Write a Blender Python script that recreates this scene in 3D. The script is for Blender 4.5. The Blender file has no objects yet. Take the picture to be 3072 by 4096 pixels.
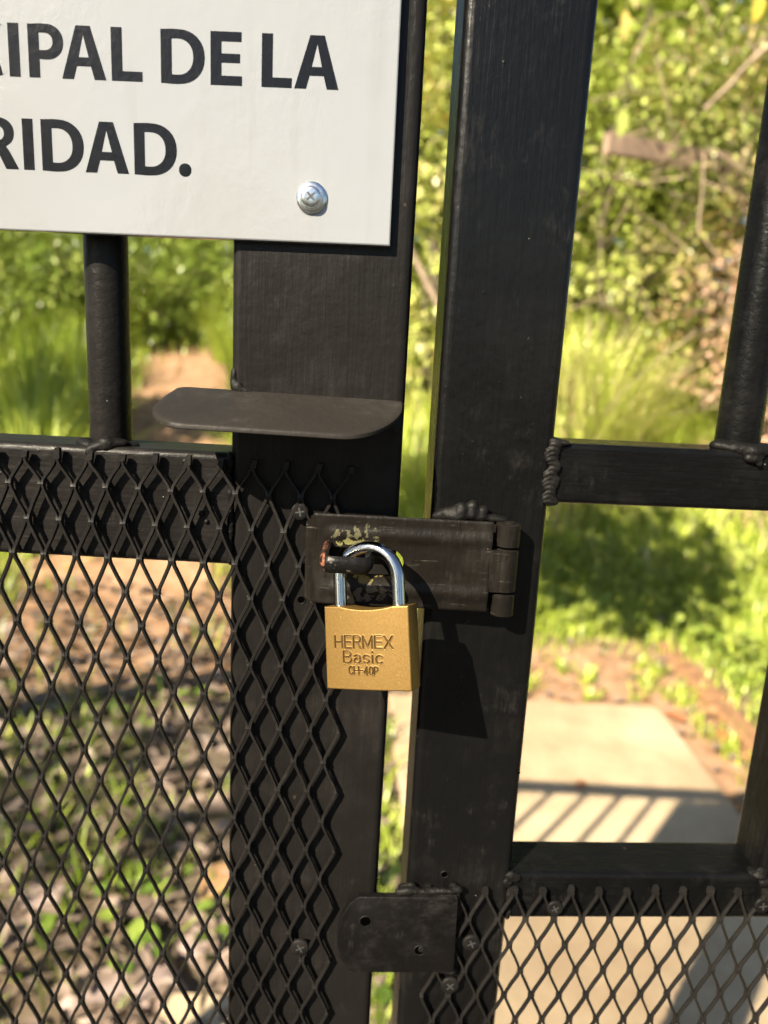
import bpy, bmesh, math, random
from mathutils import Vector, Matrix, noise

# ------------------------------------------------------------------ camera, sky, sun, exposure
CZ = 1.45                                   # camera height above the path behind the gate
sc = bpy.context.scene
col = sc.collection

def cam_axes(p, r):
    p, r = math.radians(p), math.radians(r)
    fwd = Vector((0, math.cos(p), -math.sin(p)))
    r0 = Vector((1, 0, 0)); d0 = fwd.cross(r0)
    right = math.cos(r) * r0 - math.sin(r) * d0
    return right, fwd.cross(right), fwd

cam_data = bpy.data.cameras.new('camera')
cam = bpy.data.objects.new('camera', cam_data); col.objects.link(cam)
rg, dn, fw = cam_axes(12.0, 3.0)
cam.matrix_world = Matrix(((rg.x, -dn.x, -fw.x, 0), (rg.y, -dn.y, -fw.y, 0), (rg.z, -dn.z, -fw.z, CZ), (0, 0, 0, 1)))
cam_data.sensor_fit = 'HORIZONTAL'; cam_data.sensor_width = 26.0
cam_data.lens = 26.0 * 2835 / 3072
cam_data.clip_start = 0.02; cam_data.clip_end = 400
cam_data.dof.use_dof = True
cam_data.dof.focus_distance = 0.338
cam_data.dof.aperture_fstop = 5.6
sc.camera = cam

LX, LZ = 0.81, 0.94                          # sun travel direction (LX, 1, -LZ)
sun_dir = Vector((LX, 1, -LZ)).normalized()
elev = math.asin(-sun_dir.z)
world = bpy.data.worlds.new('World'); sc.world = world; world.use_nodes = True
wn = world.node_tree.nodes; wl = world.node_tree.links
sky = wn.new('ShaderNodeTexSky'); sky.sky_type = 'NISHITA'; sky.sun_disc = False
sky.sun_elevation = elev
sky.sun_rotation = math.atan2(-sun_dir.x, -sun_dir.y)
sky.air_density = 1.0; sky.dust_density = 0.6
bg = wn['Background']; bg.inputs['Strength'].default_value = 0.050
wl.new(sky.outputs['Color'], bg.inputs['Color'])

sun_l = bpy.data.lights.new('sun', 'SUN'); sun_l.energy = 5.0; sun_l.angle = math.radians(0.5)
sun_l.color = (1.0, 0.88, 0.68)
sun = bpy.data.objects.new('sun', sun_l); col.objects.link(sun)
sun.rotation_euler = sun_dir.to_track_quat('-Z', 'Y').to_euler()
sun.location = (-4, -5, 6)

vs = sc.view_settings
vs.view_transform = 'Standard'; vs.look = 'None'; vs.gamma = 1.0; vs.use_curve_mapping = False
vs.exposure = 1.72
sc.cycles.use_denoising = True
try:
    sc.cycles.denoiser = 'OPENIMAGEDENOISE'
except Exception:
    pass
sc.cycles.max_bounces = 4; sc.cycles.diffuse_bounces = 2; sc.cycles.glossy_bounces = 3
sc.cycles.use_adaptive_sampling = True; sc.cycles.adaptive_threshold = 0.035
sc.cycles.transmission_bounces = 3; sc.cycles.sample_clamp_indirect = 6.0

rnd = random.Random(7)

# ------------------------------------------------------------------ helpers
# gate parts are laid out in millimetres relative to the lens (x right, y away, z up)
def W(p):
    return Vector((p[0] * .001, p[1] * .001, CZ + p[2] * .001))

def tag(o, label=None, cat=None, group=None, kind=None):
    if label: o['label'] = label
    if cat: o['category'] = cat
    if group: o['group'] = group
    if kind: o['kind'] = kind
    return o

def thing(name, loc, label, cat, group=None):
    o = bpy.data.objects.new(name, None); col.objects.link(o)
    o.location = loc; o.empty_display_size = .05
    return tag(o, label, cat, group)

def wpos(o):
    v = Vector((0, 0, 0))
    while o:
        v += o.location; o = o.parent
    return v

def mk(name, verts, faces, mat, parent=None, smooth=None, mm=True):
    """one mesh object; verts in mm (gate frame) or in world metres"""
    vw = [W(v) if mm else Vector(v) for v in verts]
    if parent is not None:
        off = wpos(parent); loc = None
    else:
        n = len(vw); off = Vector((sum(v.x for v in vw) / n, sum(v.y for v in vw) / n, min(v.z for v in vw)))
    me = bpy.data.meshes.new(name)
    me.from_pydata([tuple(v - off) for v in vw], [], faces)
    me.update()
    if smooth:
        me.polygons.foreach_set('use_smooth', [True] * len(me.polygons))
        if smooth is not True:
            me.set_sharp_from_angle(angle=math.radians(smooth))
    me.materials.append(mat)
    o = bpy.data.objects.new(name, me); col.objects.link(o)
    if parent is not None: o.parent = parent
    else: o.location = off
    return o

# ---- materials
def new_mat(name):
    m = bpy.data.materials.new(name); m.use_nodes = True
    nt = m.node_tree
    return m, nt, nt.nodes['Principled BSDF']

def nd(nt, typ, **kw):
    n = nt.nodes.new(typ)
    for k, v in kw.items():
        if k.startswith('i_'): n.inputs[k[2:].replace('_', ' ')].default_value = v
        else: setattr(n, k, v)
    return n

def tex(nt, scale=(1, 1, 1), noise_scale=1.0, detail=4, rough=.55, coord='Object', loc=(0, 0, 0), rot=(0, 0, 0)):
    tc = nd(nt, 'ShaderNodeTexCoord'); mp = nd(nt, 'ShaderNodeMapping')
    mp.inputs['Scale'].default_value = scale; mp.inputs['Location'].default_value = loc; mp.inputs['Rotation'].default_value = rot
    nt.links.new(tc.outputs[coord], mp.inputs['Vector'])
    n = nd(nt, 'ShaderNodeTexNoise'); n.inputs['Scale'].default_value = noise_scale
    n.inputs['Detail'].default_value = detail; n.inputs['Roughness'].default_value = rough
    nt.links.new(mp.outputs['Vector'], n.inputs['Vector'])
    return n, mp

def ramp(nt, src, stops):
    r = nd(nt, 'ShaderNodeValToRGB'); e = r.color_ramp.elements
    while len(e) > 1: e.remove(e[-1])
    e[0].position = stops[0][0]; e[0].color = (*stops[0][1], 1) if len(stops[0][1]) == 3 else stops[0][1]
    for p, c in stops[1:]:
        k = e.new(p); k.color = (*c, 1) if len(c) == 3 else c
    nt.links.new(src, r.inputs['Fac'])
    return r

def g(v): return (v, v, v)

def mixc(nt, fac, a, b, mode='MIX'):
    m = nd(nt, 'ShaderNodeMix', data_type='RGBA', blend_type=mode)
    for s, v in ((0, fac), (6, a), (7, b)):
        if hasattr(v, 'is_linked') or hasattr(v, 'links'): nt.links.new(v, m.inputs[s])
        else: m.inputs[s].default_value = v if s == 0 else (*v, 1)
    return m.outputs[2]

def mathn(nt, op, a, b=0.0):
    m = nd(nt, 'ShaderNodeMath', operation=op)
    for i, v in enumerate((a, b)):
        if hasattr(v, 'links'): nt.links.new(v, m.inputs[i])
        else: m.inputs[i].default_value = v
    return m.outputs[0]

def bumps(nt, bsdf, layers):
    """layers: (height socket, distance in m, strength)"""
    prev = None
    for h, dist, st in layers:
        b = nd(nt, 'ShaderNodeBump'); b.inputs['Distance'].default_value = dist; b.inputs['Strength'].default_value = st
        nt.links.new(h, b.inputs['Height'])
        if prev: nt.links.new(prev, b.inputs['Normal'])
        prev = b.outputs['Normal']
    nt.links.new(prev, bsdf.inputs['Normal'])

def paint(name, stroke=(500, 500, 28), base=(.0074, .0067, .0062), rough=.34, dust=.35, seed=0.0, scratch=0.0, rust=0.0, low=None, spec=.15):
    """brushed-on black enamel: brush streaks, runs, grit, dusty patches"""
    m, nt, b = new_mat(name)
    st, _ = tex(nt, stroke, 1.0, 5, .65, loc=(seed, seed * 2, seed * 3))
    lump, _ = tex(nt, (1, 1, 1), 170.0, 3, .5, loc=(seed, 0, 0))
    # grit: little bumps in the paint
    tc = nd(nt, 'ShaderNodeTexCoord'); vo = nd(nt, 'ShaderNodeTexVoronoi'); vo.inputs['Scale'].default_value = 210
    nt.links.new(tc.outputs['Object'], vo.inputs['Vector'])
    sel = ramp(nt, vo.outputs['Color'], [(.86, g(0)), (.90, g(1))])
    dot = ramp(nt, vo.outputs['Distance'], [(.0, g(1)), (.17, g(0))])
    grit = mathn(nt, 'MULTIPLY', sel.outputs['Color'], dot.outputs['Color'])
    # dusty patches
    dn1, _ = tex(nt, (1, 1, 1), 22.0, 6, .68, loc=(seed * 1.7, 1, 0))
    dn2, _ = tex(nt, (stroke[0] * .35, stroke[1] * .35, stroke[2] * .6), 1.0, 4, .7, loc=(2, seed, 0))
    dm = mathn(nt, 'MULTIPLY', ramp(nt, dn1.outputs['Fac'], [(.48, g(0)), (.74, g(1))]).outputs['Color'],
               ramp(nt, dn2.outputs['Fac'], [(.40, g(0)), (.68, g(1))]).outputs['Color'])
    dm = mathn(nt, 'MULTIPLY', dm, dust)
    if low:                                   # splash and dust have settled on the lower part
        sp = nd(nt, 'ShaderNodeSeparateXYZ'); nt.links.new(tc.outputs['Object'], sp.inputs['Vector'])
        lo = nd(nt, 'ShaderNodeMapRange'); lo.inputs[1].default_value = low[0]; lo.inputs[2].default_value = low[1]; lo.inputs[3].default_value = 1.0; lo.inputs[4].default_value = .15
        nt.links.new(sp.outputs['Z'], lo.inputs[0])
        dm = mathn(nt, 'ADD', mathn(nt, 'MULTIPLY', dm, lo.outputs[0]), mathn(nt, 'MULTIPLY', lo.outputs[0], .05))
    c = mixc(nt, ramp(nt, dn1.outputs['Fac'], [(.35, g(0)), (.7, g(1))]).outputs['Color'], base, tuple(v * 1.35 for v in base))
    c = mixc(nt, dm, c, (.040, .036, .032))
    sc1, _ = tex(nt, (1, 1, 1), 48.0, 5, .72, loc=(seed * 2.3, 4, seed)); sc2, _ = tex(nt, (420, 420, 70), 1.0, 4, .7, rot=(0, .35, 0), loc=(seed, 0, 2))
    scf = mathn(nt, 'MULTIPLY', ramp(nt, sc1.outputs['Fac'], [(.56, g(0)), (.72, g(1))]).outputs['Color'], ramp(nt, sc2.outputs['Fac'], [(.42, g(0)), (.66, g(1))]).outputs['Color'])
    c = mixc(nt, mathn(nt, 'MULTIPLY', scf, min(.9, dust * .7)), c, (.045, .043, .040))
    # pale specks
    v2 = nd(nt, 'ShaderNodeTexVoronoi'); v2.inputs['Scale'].default_value = 330
    nt.links.new(tc.outputs['Object'], v2.inputs['Vector'])
    s2 = mathn(nt, 'MULTIPLY', ramp(nt, v2.outputs['Color'], [(.935, g(0)), (.95, g(1))]).outputs['Color'],
               ramp(nt, v2.outputs['Distance'], [(.08, g(1)), (.16, g(0))]).outputs['Color'])
    c = mixc(nt, mathn(nt, 'MULTIPLY', s2, .55), c, (.22, .21, .19))
    cn, _ = tex(nt, (1, 1, .6), 120.0, 4, .7, loc=(seed, seed, 0))
    c = mixc(nt, mathn(nt, 'MULTIPLY', ramp(nt, cn.outputs['Fac'], [(.735, g(0)), (.755, g(1))]).outputs['Color'], .7), c, (.060, .045, .032))
    if scratch:
        sn, _ = tex(nt, (60, 60, 900), 1.0, 3, .6, rot=(0, .25, 0), loc=(seed, 0, 0))
        bn, _ = tex(nt, (1, 1, 1), 45.0, 3, .6)
        sm = mathn(nt, 'MULTIPLY', ramp(nt, sn.outputs['Fac'], [(.64, g(0)), (.70, g(1))]).outputs['Color'],
                   ramp(nt, bn.outputs['Fac'], [(.45, g(0)), (.65, g(1))]).outputs['Color'])
        c = mixc(nt, mathn(nt, 'MULTIPLY', sm, scratch), c, (.15, .14, .115))
    if rust:
        rn, _ = tex(nt, (1, 1, 1), 260.0, 4, .6, loc=(seed, 3, 1))
        c = mixc(nt, mathn(nt, 'MULTIPLY', ramp(nt, rn.outputs['Fac'], [(.56, g(0)), (.62, g(1))]).outputs['Color'], rust), c, (.30, .26, .10))
    nt.links.new(c, b.inputs['Base Color'])
    rr = mathn(nt, 'ADD', mathn(nt, 'MULTIPLY', st.outputs['Fac'], .22), rough - .11)
    rr = mathn(nt, 'ADD', rr, mathn(nt, 'MULTIPLY', dm, .5))
    nt.links.new(rr, b.inputs['Roughness'])
    b.inputs['Specular IOR Level'].default_value = spec
    hs = mathn(nt, 'ADD', mathn(nt, 'MULTIPLY', st.outputs['Fac'], .00026), mathn(nt, 'MULTIPLY', lump.outputs['Fac'], .00034))
    hs = mathn(nt, 'ADD', hs, mathn(nt, 'MULTIPLY', grit, .00035))
    bumps(nt, b, [(hs, 1.0, 1.0)])
    return m

M = {}
M['paint_v'] = paint('black_paint_vertical', (620, 620, 26), seed=1.3)
M['paint_v2'] = paint('black_paint_right_post', (620, 620, 26), base=(.0022, .0022, .0023), dust=.5, seed=4.1, rough=.28, low=(1.05, 1.40), spec=.24)
M['paint_h'] = paint('black_paint_horizontal', (30, 600, 620), seed=2.2, dust=.45)
M['paint_h2'] = paint('black_paint_right_rail', (30, 600, 620), base=(.0026, .0026, .0027), seed=2.9, dust=.3, rough=.28)
M['paint_bar2'] = paint('black_paint_right_bar', (300, 300, 420), base=(.0026, .0026, .0027), seed=3.1, dust=.25, rough=.28)
M['paint_bar'] = paint('black_paint_bar', (300, 300, 420), seed=3.7, dust=.4)
M['paint_mesh'] = paint('black_paint_mesh', (240, 240, 240), base=(.0088, .0080, .0074), seed=5.0, rough=.42, dust=.4)
M['paint_weld'] = paint('black_paint_weld', (200, 200, 200), base=(.0040, .0037, .0035), rough=.55, seed=6.6, dust=.35)
M['paint_hasp'] = paint('black_paint_hasp', (520, 520, 60), base=(.0060, .0051, .0042), rough=.40, dust=.5, seed=8.2, scratch=.4)
M['paint_plate'] = paint('dusty_black_plate', (240, 240, 240), base=(.017, .0148, .0128), rough=.5, dust=1.0, seed=9.4)
M['paint_catch'] = paint('catch_plate_paint', (300, 300, 300), base=(.0036, .0032, .0032), rough=.42, dust=.55, seed=11.4)

def simple(name, colr, rough=.5, metal=0.0, nscale=None, namt=.3, bump=None, spec=.5, trans=0.0):
    m, nt, b = new_mat(name)
    b.inputs['Roughness'].default_value = rough; b.inputs['Metallic'].default_value = metal
    b.inputs['Specular IOR Level'].default_value = spec
    if nscale:
        n, _ = tex(nt, (1, 1, 1), nscale, 5, .6)
        c = mixc(nt, ramp(nt, n.outputs['Fac'], [(.3, g(0)), (.7, g(1))]).outputs['Color'],
                 tuple(v * (1 - namt) for v in colr), tuple(min(1, v * (1 + namt)) for v in colr))
        nt.links.new(c, b.inputs['Base Color'])
        if bump: bumps(nt, b, [(n.outputs['Fac'], bump, .6)])
    else:
        b.inputs['Base Color'].default_value = (*colr, 1)
    return m

M['hole'] = simple('hole_shade_paint', (.0006, .0006, .0006), .9, spec=0.0)  # near-black paint for the shade inside drilled holes
M['zinc'] = simple('zinc_screw', (.62, .65, .66), .22, 1.0, 600, .25, .00005)
M['sunk'] = simple('screw_recess', (.03, .03, .03), .6)

# ------------------------------------------------------------------ terrain
def sstep(a, b, x):
    t = max(0, min(1, (x - a) / (b - a))); return t * t * (3 - 2 * t)

def terrain(x, y):
    k = sstep(-1.3, .35, x)
    t = y - (4.0 - .25 * k)
    sl = .28 + (.50 - .28) * k
    up = sl * (t * .5 + math.sqrt(t * t * .25 + .03)) - sl * .02
    cap = 4.0 + (2.3 - 4.0) * k
    if up > cap * .7: up = cap * .7 + cap * .3 * math.tanh((up - cap * .7) / (cap * .3))
    n = noise.noise(Vector((x * .7, y * .7, 0))) * .05 + noise.noise(Vector((x * 3, y * 3, 4))) * .012
    flat = 1 - sstep(2.2, 4.2, y) if x > -.2 else 1 - sstep(1.2, 3.2, y)
    return max(0, up) + n * (1 - .75 * flat) - .02

def path_x(y): return -.29 * y - .05 + .12 * math.sin(y * .9)

def dirtness(x, y):
    """1 on bare soil, 0 under growth"""
    d = 0
    if 2.5 < y < 9.5:                                        # trodden track up the slope
        w = .86 - .05 * (y - 5) if y > 5 else .74 + .5 * (5 - y) / 2.8
        d = max(d, (1 - sstep(w * .55, w * 1.1, abs(x - path_x(y) + .25 * (y < 5)))) * sstep(2.5, 3.3, y))
    d = max(d, (1 - sstep(.75, 1.05, abs(x - .75))) * (1 - sstep(.30, .85, abs(y - 3.0))))   # beyond the slab
    d = max(d, (1 - sstep(.10, .22, abs(x - 1.40))) * (1 - sstep(2.6, 3.4, y)))
    n = noise.noise(Vector((x * 1.7, y * 1.7, 9))) * .35 + noise.noise(Vector((x * 5, y * 5, 2))) * .18
    return max(0, min(1, d + n * (1 if .05 < d < .95 else .45)))

def axis(lo, hi, fine_lo, fine_hi, step):
    a = [fine_lo + i * step for i in range(int((fine_hi - fine_lo) / step) + 1)]
    v, s = fine_lo, step
    while v > lo:
        s *= 1.35; v -= s; a.insert(0, max(v, lo))
    v, s = a[-1], step
    while v < hi:
        s *= 1.35; v += s; a.append(min(v, hi))
    return a

gx = axis(-120, 120, -4.5, 5.0, .11); gy = axis(-60, 160, .2, 10.0, .11)
gv = [(x, y, terrain(x, y)) for y in gy for x in gx]
nx = len(gx)
gf = [(j * nx + i, j * nx + i + 1, (j + 1) * nx + i + 1, (j + 1) * nx + i) for j in range(len(gy) - 1) for i in range(nx - 1)]
m, nt, b = new_mat('soil')
n1, _ = tex(nt, (1, 1, 1), 1.4, 7, .62, coord='Object'); n2, _ = tex(nt, (1, 1, 1), 11, 5, .62)
at = nd(nt, 'ShaderNodeAttribute', attribute_name='bare')
soil = ramp(nt, n2.outputs['Fac'], [(.25, (.16, .088, .048)), (.5, (.31, .185, .108)), (.78, (.45, .305, .20))]).outputs['Color']
humus = ramp(nt, n2.outputs['Fac'], [(.25, (.060, .047, .032)), (.55, (.135, .108, .074)), (.8, (.24, .19, .135))]).outputs['Color']
at2 = nd(nt, 'ShaderNodeAttribute', attribute_name='turf')
turf = ramp(nt, n2.outputs['Fac'], [(.25, (.09, .105, .026)), (.55, (.19, .21, .05)), (.8, (.28, .27, .10))]).outputs['Color']
nt.links.new(mixc(nt, at.outputs['Fac'], mixc(nt, at2.outputs['Fac'], humus, turf), soil), b.inputs['Base Color'])
b.inputs['Roughness'].default_value = .95; b.inputs['Specular IOR Level'].default_value = .15
bumps(nt, b, [(n2.outputs['Fac'], .015, .6)])
M['soil'] = m
ground = mk('ground', gv, gf, M['soil'], None, True, mm=False)
tag(ground, 'brown earth ground rising in a slope behind the gate', None, None, 'structure')
al = ground.data.attributes.new('bare', 'FLOAT', 'POINT')
al.data.foreach_set('value', [dirtness(v[0], v[1]) for v in gv])
al2 = ground.data.attributes.new('turf', 'FLOAT', 'POINT')
al2.data.foreach_set('value', [max(sstep(-.2, .3, v[0]) * sstep(3.1, 3.8, v[1]), .75 * sstep(3.6, 5.0, v[1])) for v in gv])

# concrete slab behind the right leaf (chamfered, slightly uneven rim)
def slab(name, x0, x1, y0, y1, zt, mat, seed, skew=0.0):
    r = random.Random(seed); pts = []
    def edge(ax, ay, bx, by, n):
        for i in range(n):
            t = i / n; j = .006
            pts.append((ax + (bx - ax) * t + r.uniform(-j, j), ay + (by - ay) * t + r.uniform(-j, j)))
    edge(x0, y0, x1, y0, 10); edge(x1, y0, x1, y1, 22); edge(x1, y1, x0, y1, 10); edge(x0, y1, x0, y0, 22)
    n = len(pts); cx, cy = (x0 + x1) / 2, (y0 + y1) / 2
    pts = [(p[0] + (skew * (y1 - p[1]) if p[0] < cx else 0), p[1]) for p in pts]
    ins = [(p[0] + (.012 if p[0] < cx else -.012), p[1] + (.012 if p[1] < cy else -.012)) for p in pts]
    v = [(p[0], p[1], -.12) for p in pts] + [(p[0], p[1], zt - .012) for p in pts] + [(p[0], p[1], zt) for p in ins]
    f = []
    for k in range(2):
        for i in range(n):
            a, c = k * n + i, k * n + (i + 1) % n
            f.append((a, c, c + n, a + n))
    f.append(tuple(range(2 * n, 3 * n)))
    return mk(name, v, f, mat, None, False, mm=False)

m, nt, b = new_mat('concrete')
n1, _ = tex(nt, (1, 1, 1), 3.0, 8, .62); n2, _ = tex(nt, (1, 1, 1), 60, 5, .7); n3, _ = tex(nt, (1, 1, 1), 260, 3, .6)
c = ramp(nt, n1.outputs['Fac'], [(.30, (.33, .245, .150)), (.5, (.45, .345, .222)), (.72, (.52, .41, .275))]).outputs['Color']
c = mixc(nt, ramp(nt, n2.outputs['Fac'], [(.55, g(0)), (.8, g(.5))]).outputs['Color'], c, (.26, .21, .15))
n4, _ = tex(nt, (1, 1, 1), 1.6, 7, .7, loc=(4, 2, 0))
c = mixc(nt, ramp(nt, n4.outputs['Fac'], [(.44, g(0)), (.66, g(.75))]).outputs['Color'], c, (.29, .20, .12))
nt.links.new(c, b.inputs['Base Color']); b.inputs['Roughness'].default_value = .9; b.inputs['Specular IOR Level'].default_value = .2
bumps(nt, b, [(n2.outputs['Fac'], .004, .5), (n3.outputs['Fac'], .0015, .6)])
M['concrete'] = m
sl = slab('path', .062, 1.255, .30, 2.90, .022, M['concrete'], 3, .055)
tag(sl, 'pale beige concrete path slab running back from the gate', None, None, 'structure')

# unseen asphalt lane, added so the gate paint reflects darker ground
m, nt, b = new_mat('asphalt')
n1, _ = tex(nt, (1, 1, 1), 2.0, 5, .6); n2, _ = tex(nt, (1, 1, 1), 160, 4, .7)
c = mixc(nt, n1.outputs['Fac'], (.034, .034, .036), (.058, .057, .056))
c = mixc(nt, ramp(nt, n2.outputs['Fac'], [(.5, g(0)), (.8, g(.6))]).outputs['Color'], c, (.10, .097, .09))
nt.links.new(c, b.inputs['Base Color']); b.inputs['Roughness'].default_value = .9; b.inputs['Specular IOR Level'].default_value = .2
bumps(nt, b, [(n2.outputs['Fac'], .004, .7)])
M['asphalt'] = m
rx_ = [-60 + 6 * i for i in range(21)]; ry_ = [-7.6, -5, -2.5, 0.28]
tag(mk('added_lane', [(x, y, .035 - .02 * ((y + 3.6) / 4) ** 2) for y in ry_ for x in rx_], [(j * 21 + i, j * 21 + i + 1, (j + 1) * 21 + i + 1, (j + 1) * 21 + i) for j in range(3) for i in range(20)], m, None, True, mm=False),
    'unseen dark asphalt lane added before the gate to darken reflections', None, None, 'structure')

# ------------------------------------------------------------------ gate: profiles
def rr_profile(w, d, r, seg=5, sup=.35):
    """rounded rectangle, x 0..w, y 0..d, with support points beside every corner arc"""
    pts = []
    for cx, cy, a0 in ((w - r, r, -90), (w - r, d - r, 0), (r, d - r, 90), (r, r, 180)):
        for k in range(seg + 1):
            a = math.radians(a0 + 90 * k / seg)
            pts.append((cx + r * math.cos(a), cy + r * math.sin(a)))
    out = []
    n = len(pts)
    for i, p in enumerate(pts):
        out.append(p)
        if (i + 1) % (seg + 1) == 0:
            q = pts[(i + 1) % n]; L = math.hypot(q[0] - p[0], q[1] - p[1]); t = sup / L
            out.append((p[0] + (q[0] - p[0]) * t, p[1] + (q[1] - p[1]) * t))
            out.append((q[0] + (p[0] - q[0]) * t, q[1] + (p[1] - q[1]) * t))
    return out

def sweep(rings):
    """closed rings of equal length -> verts, faces with caps"""
    n = len(rings[0]); v = [p for r in rings for p in r]; f = []
    for k in range(len(rings) - 1):
        for i in range(n):
            a, c = k * n + i, k * n + (i + 1) % n
            f.append((a, c, c + n, a + n))
    f.append(tuple(range(n - 1, -1, -1))); f.append(tuple((len(rings) - 1) * n + i for i in range(n)))
    return v, f

def wob(p, amp=.18, s=.03):
    q = Vector(p) * s
    return amp * noise.noise(q)

def tube_v(name, x, y, w, d, z0, z1, r, mat, parent, fr=None, step=60):
    pr = rr_profile(w, d, r); rings = []
    n = max(2, int((z1 - z0) / step)) + 1
    for k in range(n):
        z = z0 + (z1 - z0) * k / (n - 1)
        ring = []
        for a, c in pr:
            p = (x + a, y + c, z)
            ring.append((p[0] + wob(p), p[1] + wob((p[2], p[0], p[1])), z))
        rings.append(ring)
    v, f = sweep(rings)
    if fr: v = [fr(p) for p in v]
    return mk(name, v, f, mat, parent, 50)

def tube_h(name, x0, x1, y, z0, h, d, r, mat, parent, fr=None, step=60):
    pr = rr_profile(h, d, r); rings = []
    n = max(2, int((x1 - x0) / step)) + 1
    for k in range(n):
        x = x0 + (x1 - x0) * k / (n - 1)
        ring = []
        for a, c in pr:
            p = (x, y + c, z0 + a)
            ring.append((x, p[1] + wob(p), p[2] + wob((p[2], p[0], p[1]))))
        rings.append(ring[::-1])
    v, f = sweep(rings)
    if fr: v = [fr(p) for p in v]
    return mk(name, v, f, mat, parent, 50)

def bar_v(name, x, y, rad, z0, z1, mat, parent, fr=None, seg=32):
    rings = []
    for z in (z0, z0 + .5, z1 - .5, z1):
        rings.append([(x + rad * math.cos(2 * math.pi * i / seg), y + rad * math.sin(2 * math.pi * i / seg), z) for i in range(seg)])
    v, f = sweep(rings)
    if fr: v = [fr(p) for p in v]
    return mk(name, v, f, mat, parent, 60)

def blobs(name, items, mat, parent, fr=None, amp=.22, sub=3, ripple=0.0):
    """a weld: lumps fused into one surface. items: (x,y,z, rx,ry,rz) in mm"""
    mb = bpy.data.metaballs.new('fuse'); rmin = min(min(i[3:]) for i in items)
    mb.resolution = mb.render_resolution = max(.28, rmin * .30); mb.threshold = .6
    for (x, y, z, rx, ry, rz) in items:
        e = mb.elements.new(type='ELLIPSOID'); e.co = (x, y, z); e.radius = 2.0; e.stiffness = 2.0
        e.size_x, e.size_y, e.size_z = rx * .88, ry * .88, rz * .88
    o = bpy.data.objects.new('fuse', mb); col.objects.link(o)
    me = bpy.data.meshes.new_from_object(o.evaluated_get(bpy.context.evaluated_depsgraph_get()))
    V = []
    for v in me.vertices:
        d = amp * (noise.noise(v.co * .45) + .5 * noise.noise(v.co * 1.1))
        if ripple: d += ripple * math.sin(2 * math.pi * (v.co.z + .16 * (v.co.x - 58) ** 2) / 2.4)
        d += .10 * noise.noise(v.co * 2.4)
        V.append(tuple(v.co + v.normal * d))
    Fc = [tuple(p.vertices) for p in me.polygons]
    bpy.data.objects.remove(o); bpy.data.metaballs.remove(mb); bpy.data.meshes.remove(me)
    if not V: raise RuntimeError('empty weld')
    if fr: V = [fr(p) for p in V]
    return mk(name, V, Fc, mat, parent, True)

def expanded(name, nodes, strands, mat, parent, fr=None, hw=1.0, ht=1.35, ybase=0.0, fine=None, relief=.3, seed=1):
    """expanded metal: strands joined at their bonds.  strands: (xa, za, xb, zb) from lower node to upper node"""
    r = random.Random(seed); V, Fc = [], []
    for (xa, za, xb, zb, trim) in strands:
        s = 1 if xb > xa else -1
        hi = fine is None or fine(xa, za)
        K = 8 if hi else 4
        bl = 2.1
        P = [(xa + s * .62, 0, za), (xa + s * .92, relief * .6, za + bl), (xb - s * .92, -relief * .6, zb - bl), (xb - s * .62, 0, zb)]
        if hi:
            jx = r.uniform(-.3, .3); c1, c2 = Vector(P[1]), Vector(P[2]); md = (c1 + c2) / 2
            P = [P[0], tuple(c1 + (Vector(P[0]) - c1) * .45), tuple(c1 + (c2 - c1) * .07), (md.x + jx, md.y, md.z), tuple(c2 + (c1 - c2) * .07), tuple(c2 + (Vector(P[3]) - c2) * .45), P[3]]
        w = hw * r.uniform(.9, 1.12); h = ht * r.uniform(.92, 1.08)
        base = len(V)
        for i, p in enumerate(P):
            a = Vector(P[max(0, i - 1)]); c = Vector(P[min(len(P) - 1, i + 1)])
            t = (c - a); t.y = 0; t.normalize()
            side = Vector((t.z, 0, -t.x))
            q_ = abs(i / (len(P) - 1) - .5) * 2
            lump = (.88 + .36 * q_ * q_ * q_) * (1 + .10 * noise.noise(Vector(p) * .35))
            for k in range(K):
                ang = 2 * math.pi * (k + .5) / K
                ca, sa = math.cos(ang), math.sin(ang)
                if K == 8: ca = math.copysign(abs(ca) ** .55, ca); sa = math.copysign(abs(sa) ** .55, sa)
                e = Vector(p) + side * (ca * w * lump)
                V.append((e.x, ybase + e.y + sa * h * lump, e.z))
        for i in range(len(P) - 1):
            for k in range(K):
                q0, q1 = base + i * K + k, base + i * K + (k + 1) % K
                Fc.append((q0, q1, q1 + K, q0 + K))
        Fc.append(tuple(base + k for k in range(K - 1, -1, -1)))
        Fc.append(tuple(base + (len(P) - 1) * K + k for k in range(K)))
    if fr: V = [fr(p) for p in V]
    return mk(name, V, Fc, mat, parent, 40)

def lattice(x_even, px, z_top, pz, xmin, xmax, zmin, parity0=0, skip=None, drop0=0.0):
    """strands of a diamond lattice; row 0 at z_top has x = x_even + i*px, odd rows shifted half a pitch"""
    rows = int((z_top - zmin) / pz) + 1
    R = random.Random(4); nodes = {}
    for j in range(rows):
        off = x_even + (px / 2 if (j + parity0) % 2 else 0)
        i0 = math.ceil((xmin - off) / px); i1 = math.floor((xmax - off) / px)
        for i in range(i0, i1 + 1):
            key = (round((off + i * px - x_even) / (px / 2)), j)
            nodes[key] = (off + i * px + R.uniform(-.22, .22), z_top - j * pz - (drop0 if j == 0 else 0) + R.uniform(-.25, .25))
    st = []
    for (i, j), (x, z) in nodes.items():
        for s in (-1, 1):
            up = nodes.get((i + s, j - 1))
            if up: st.append((x, z, up[0], up[1], 0))
    if skip: st = [s for s in st if not skip(s)]
    return nodes, st

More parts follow.
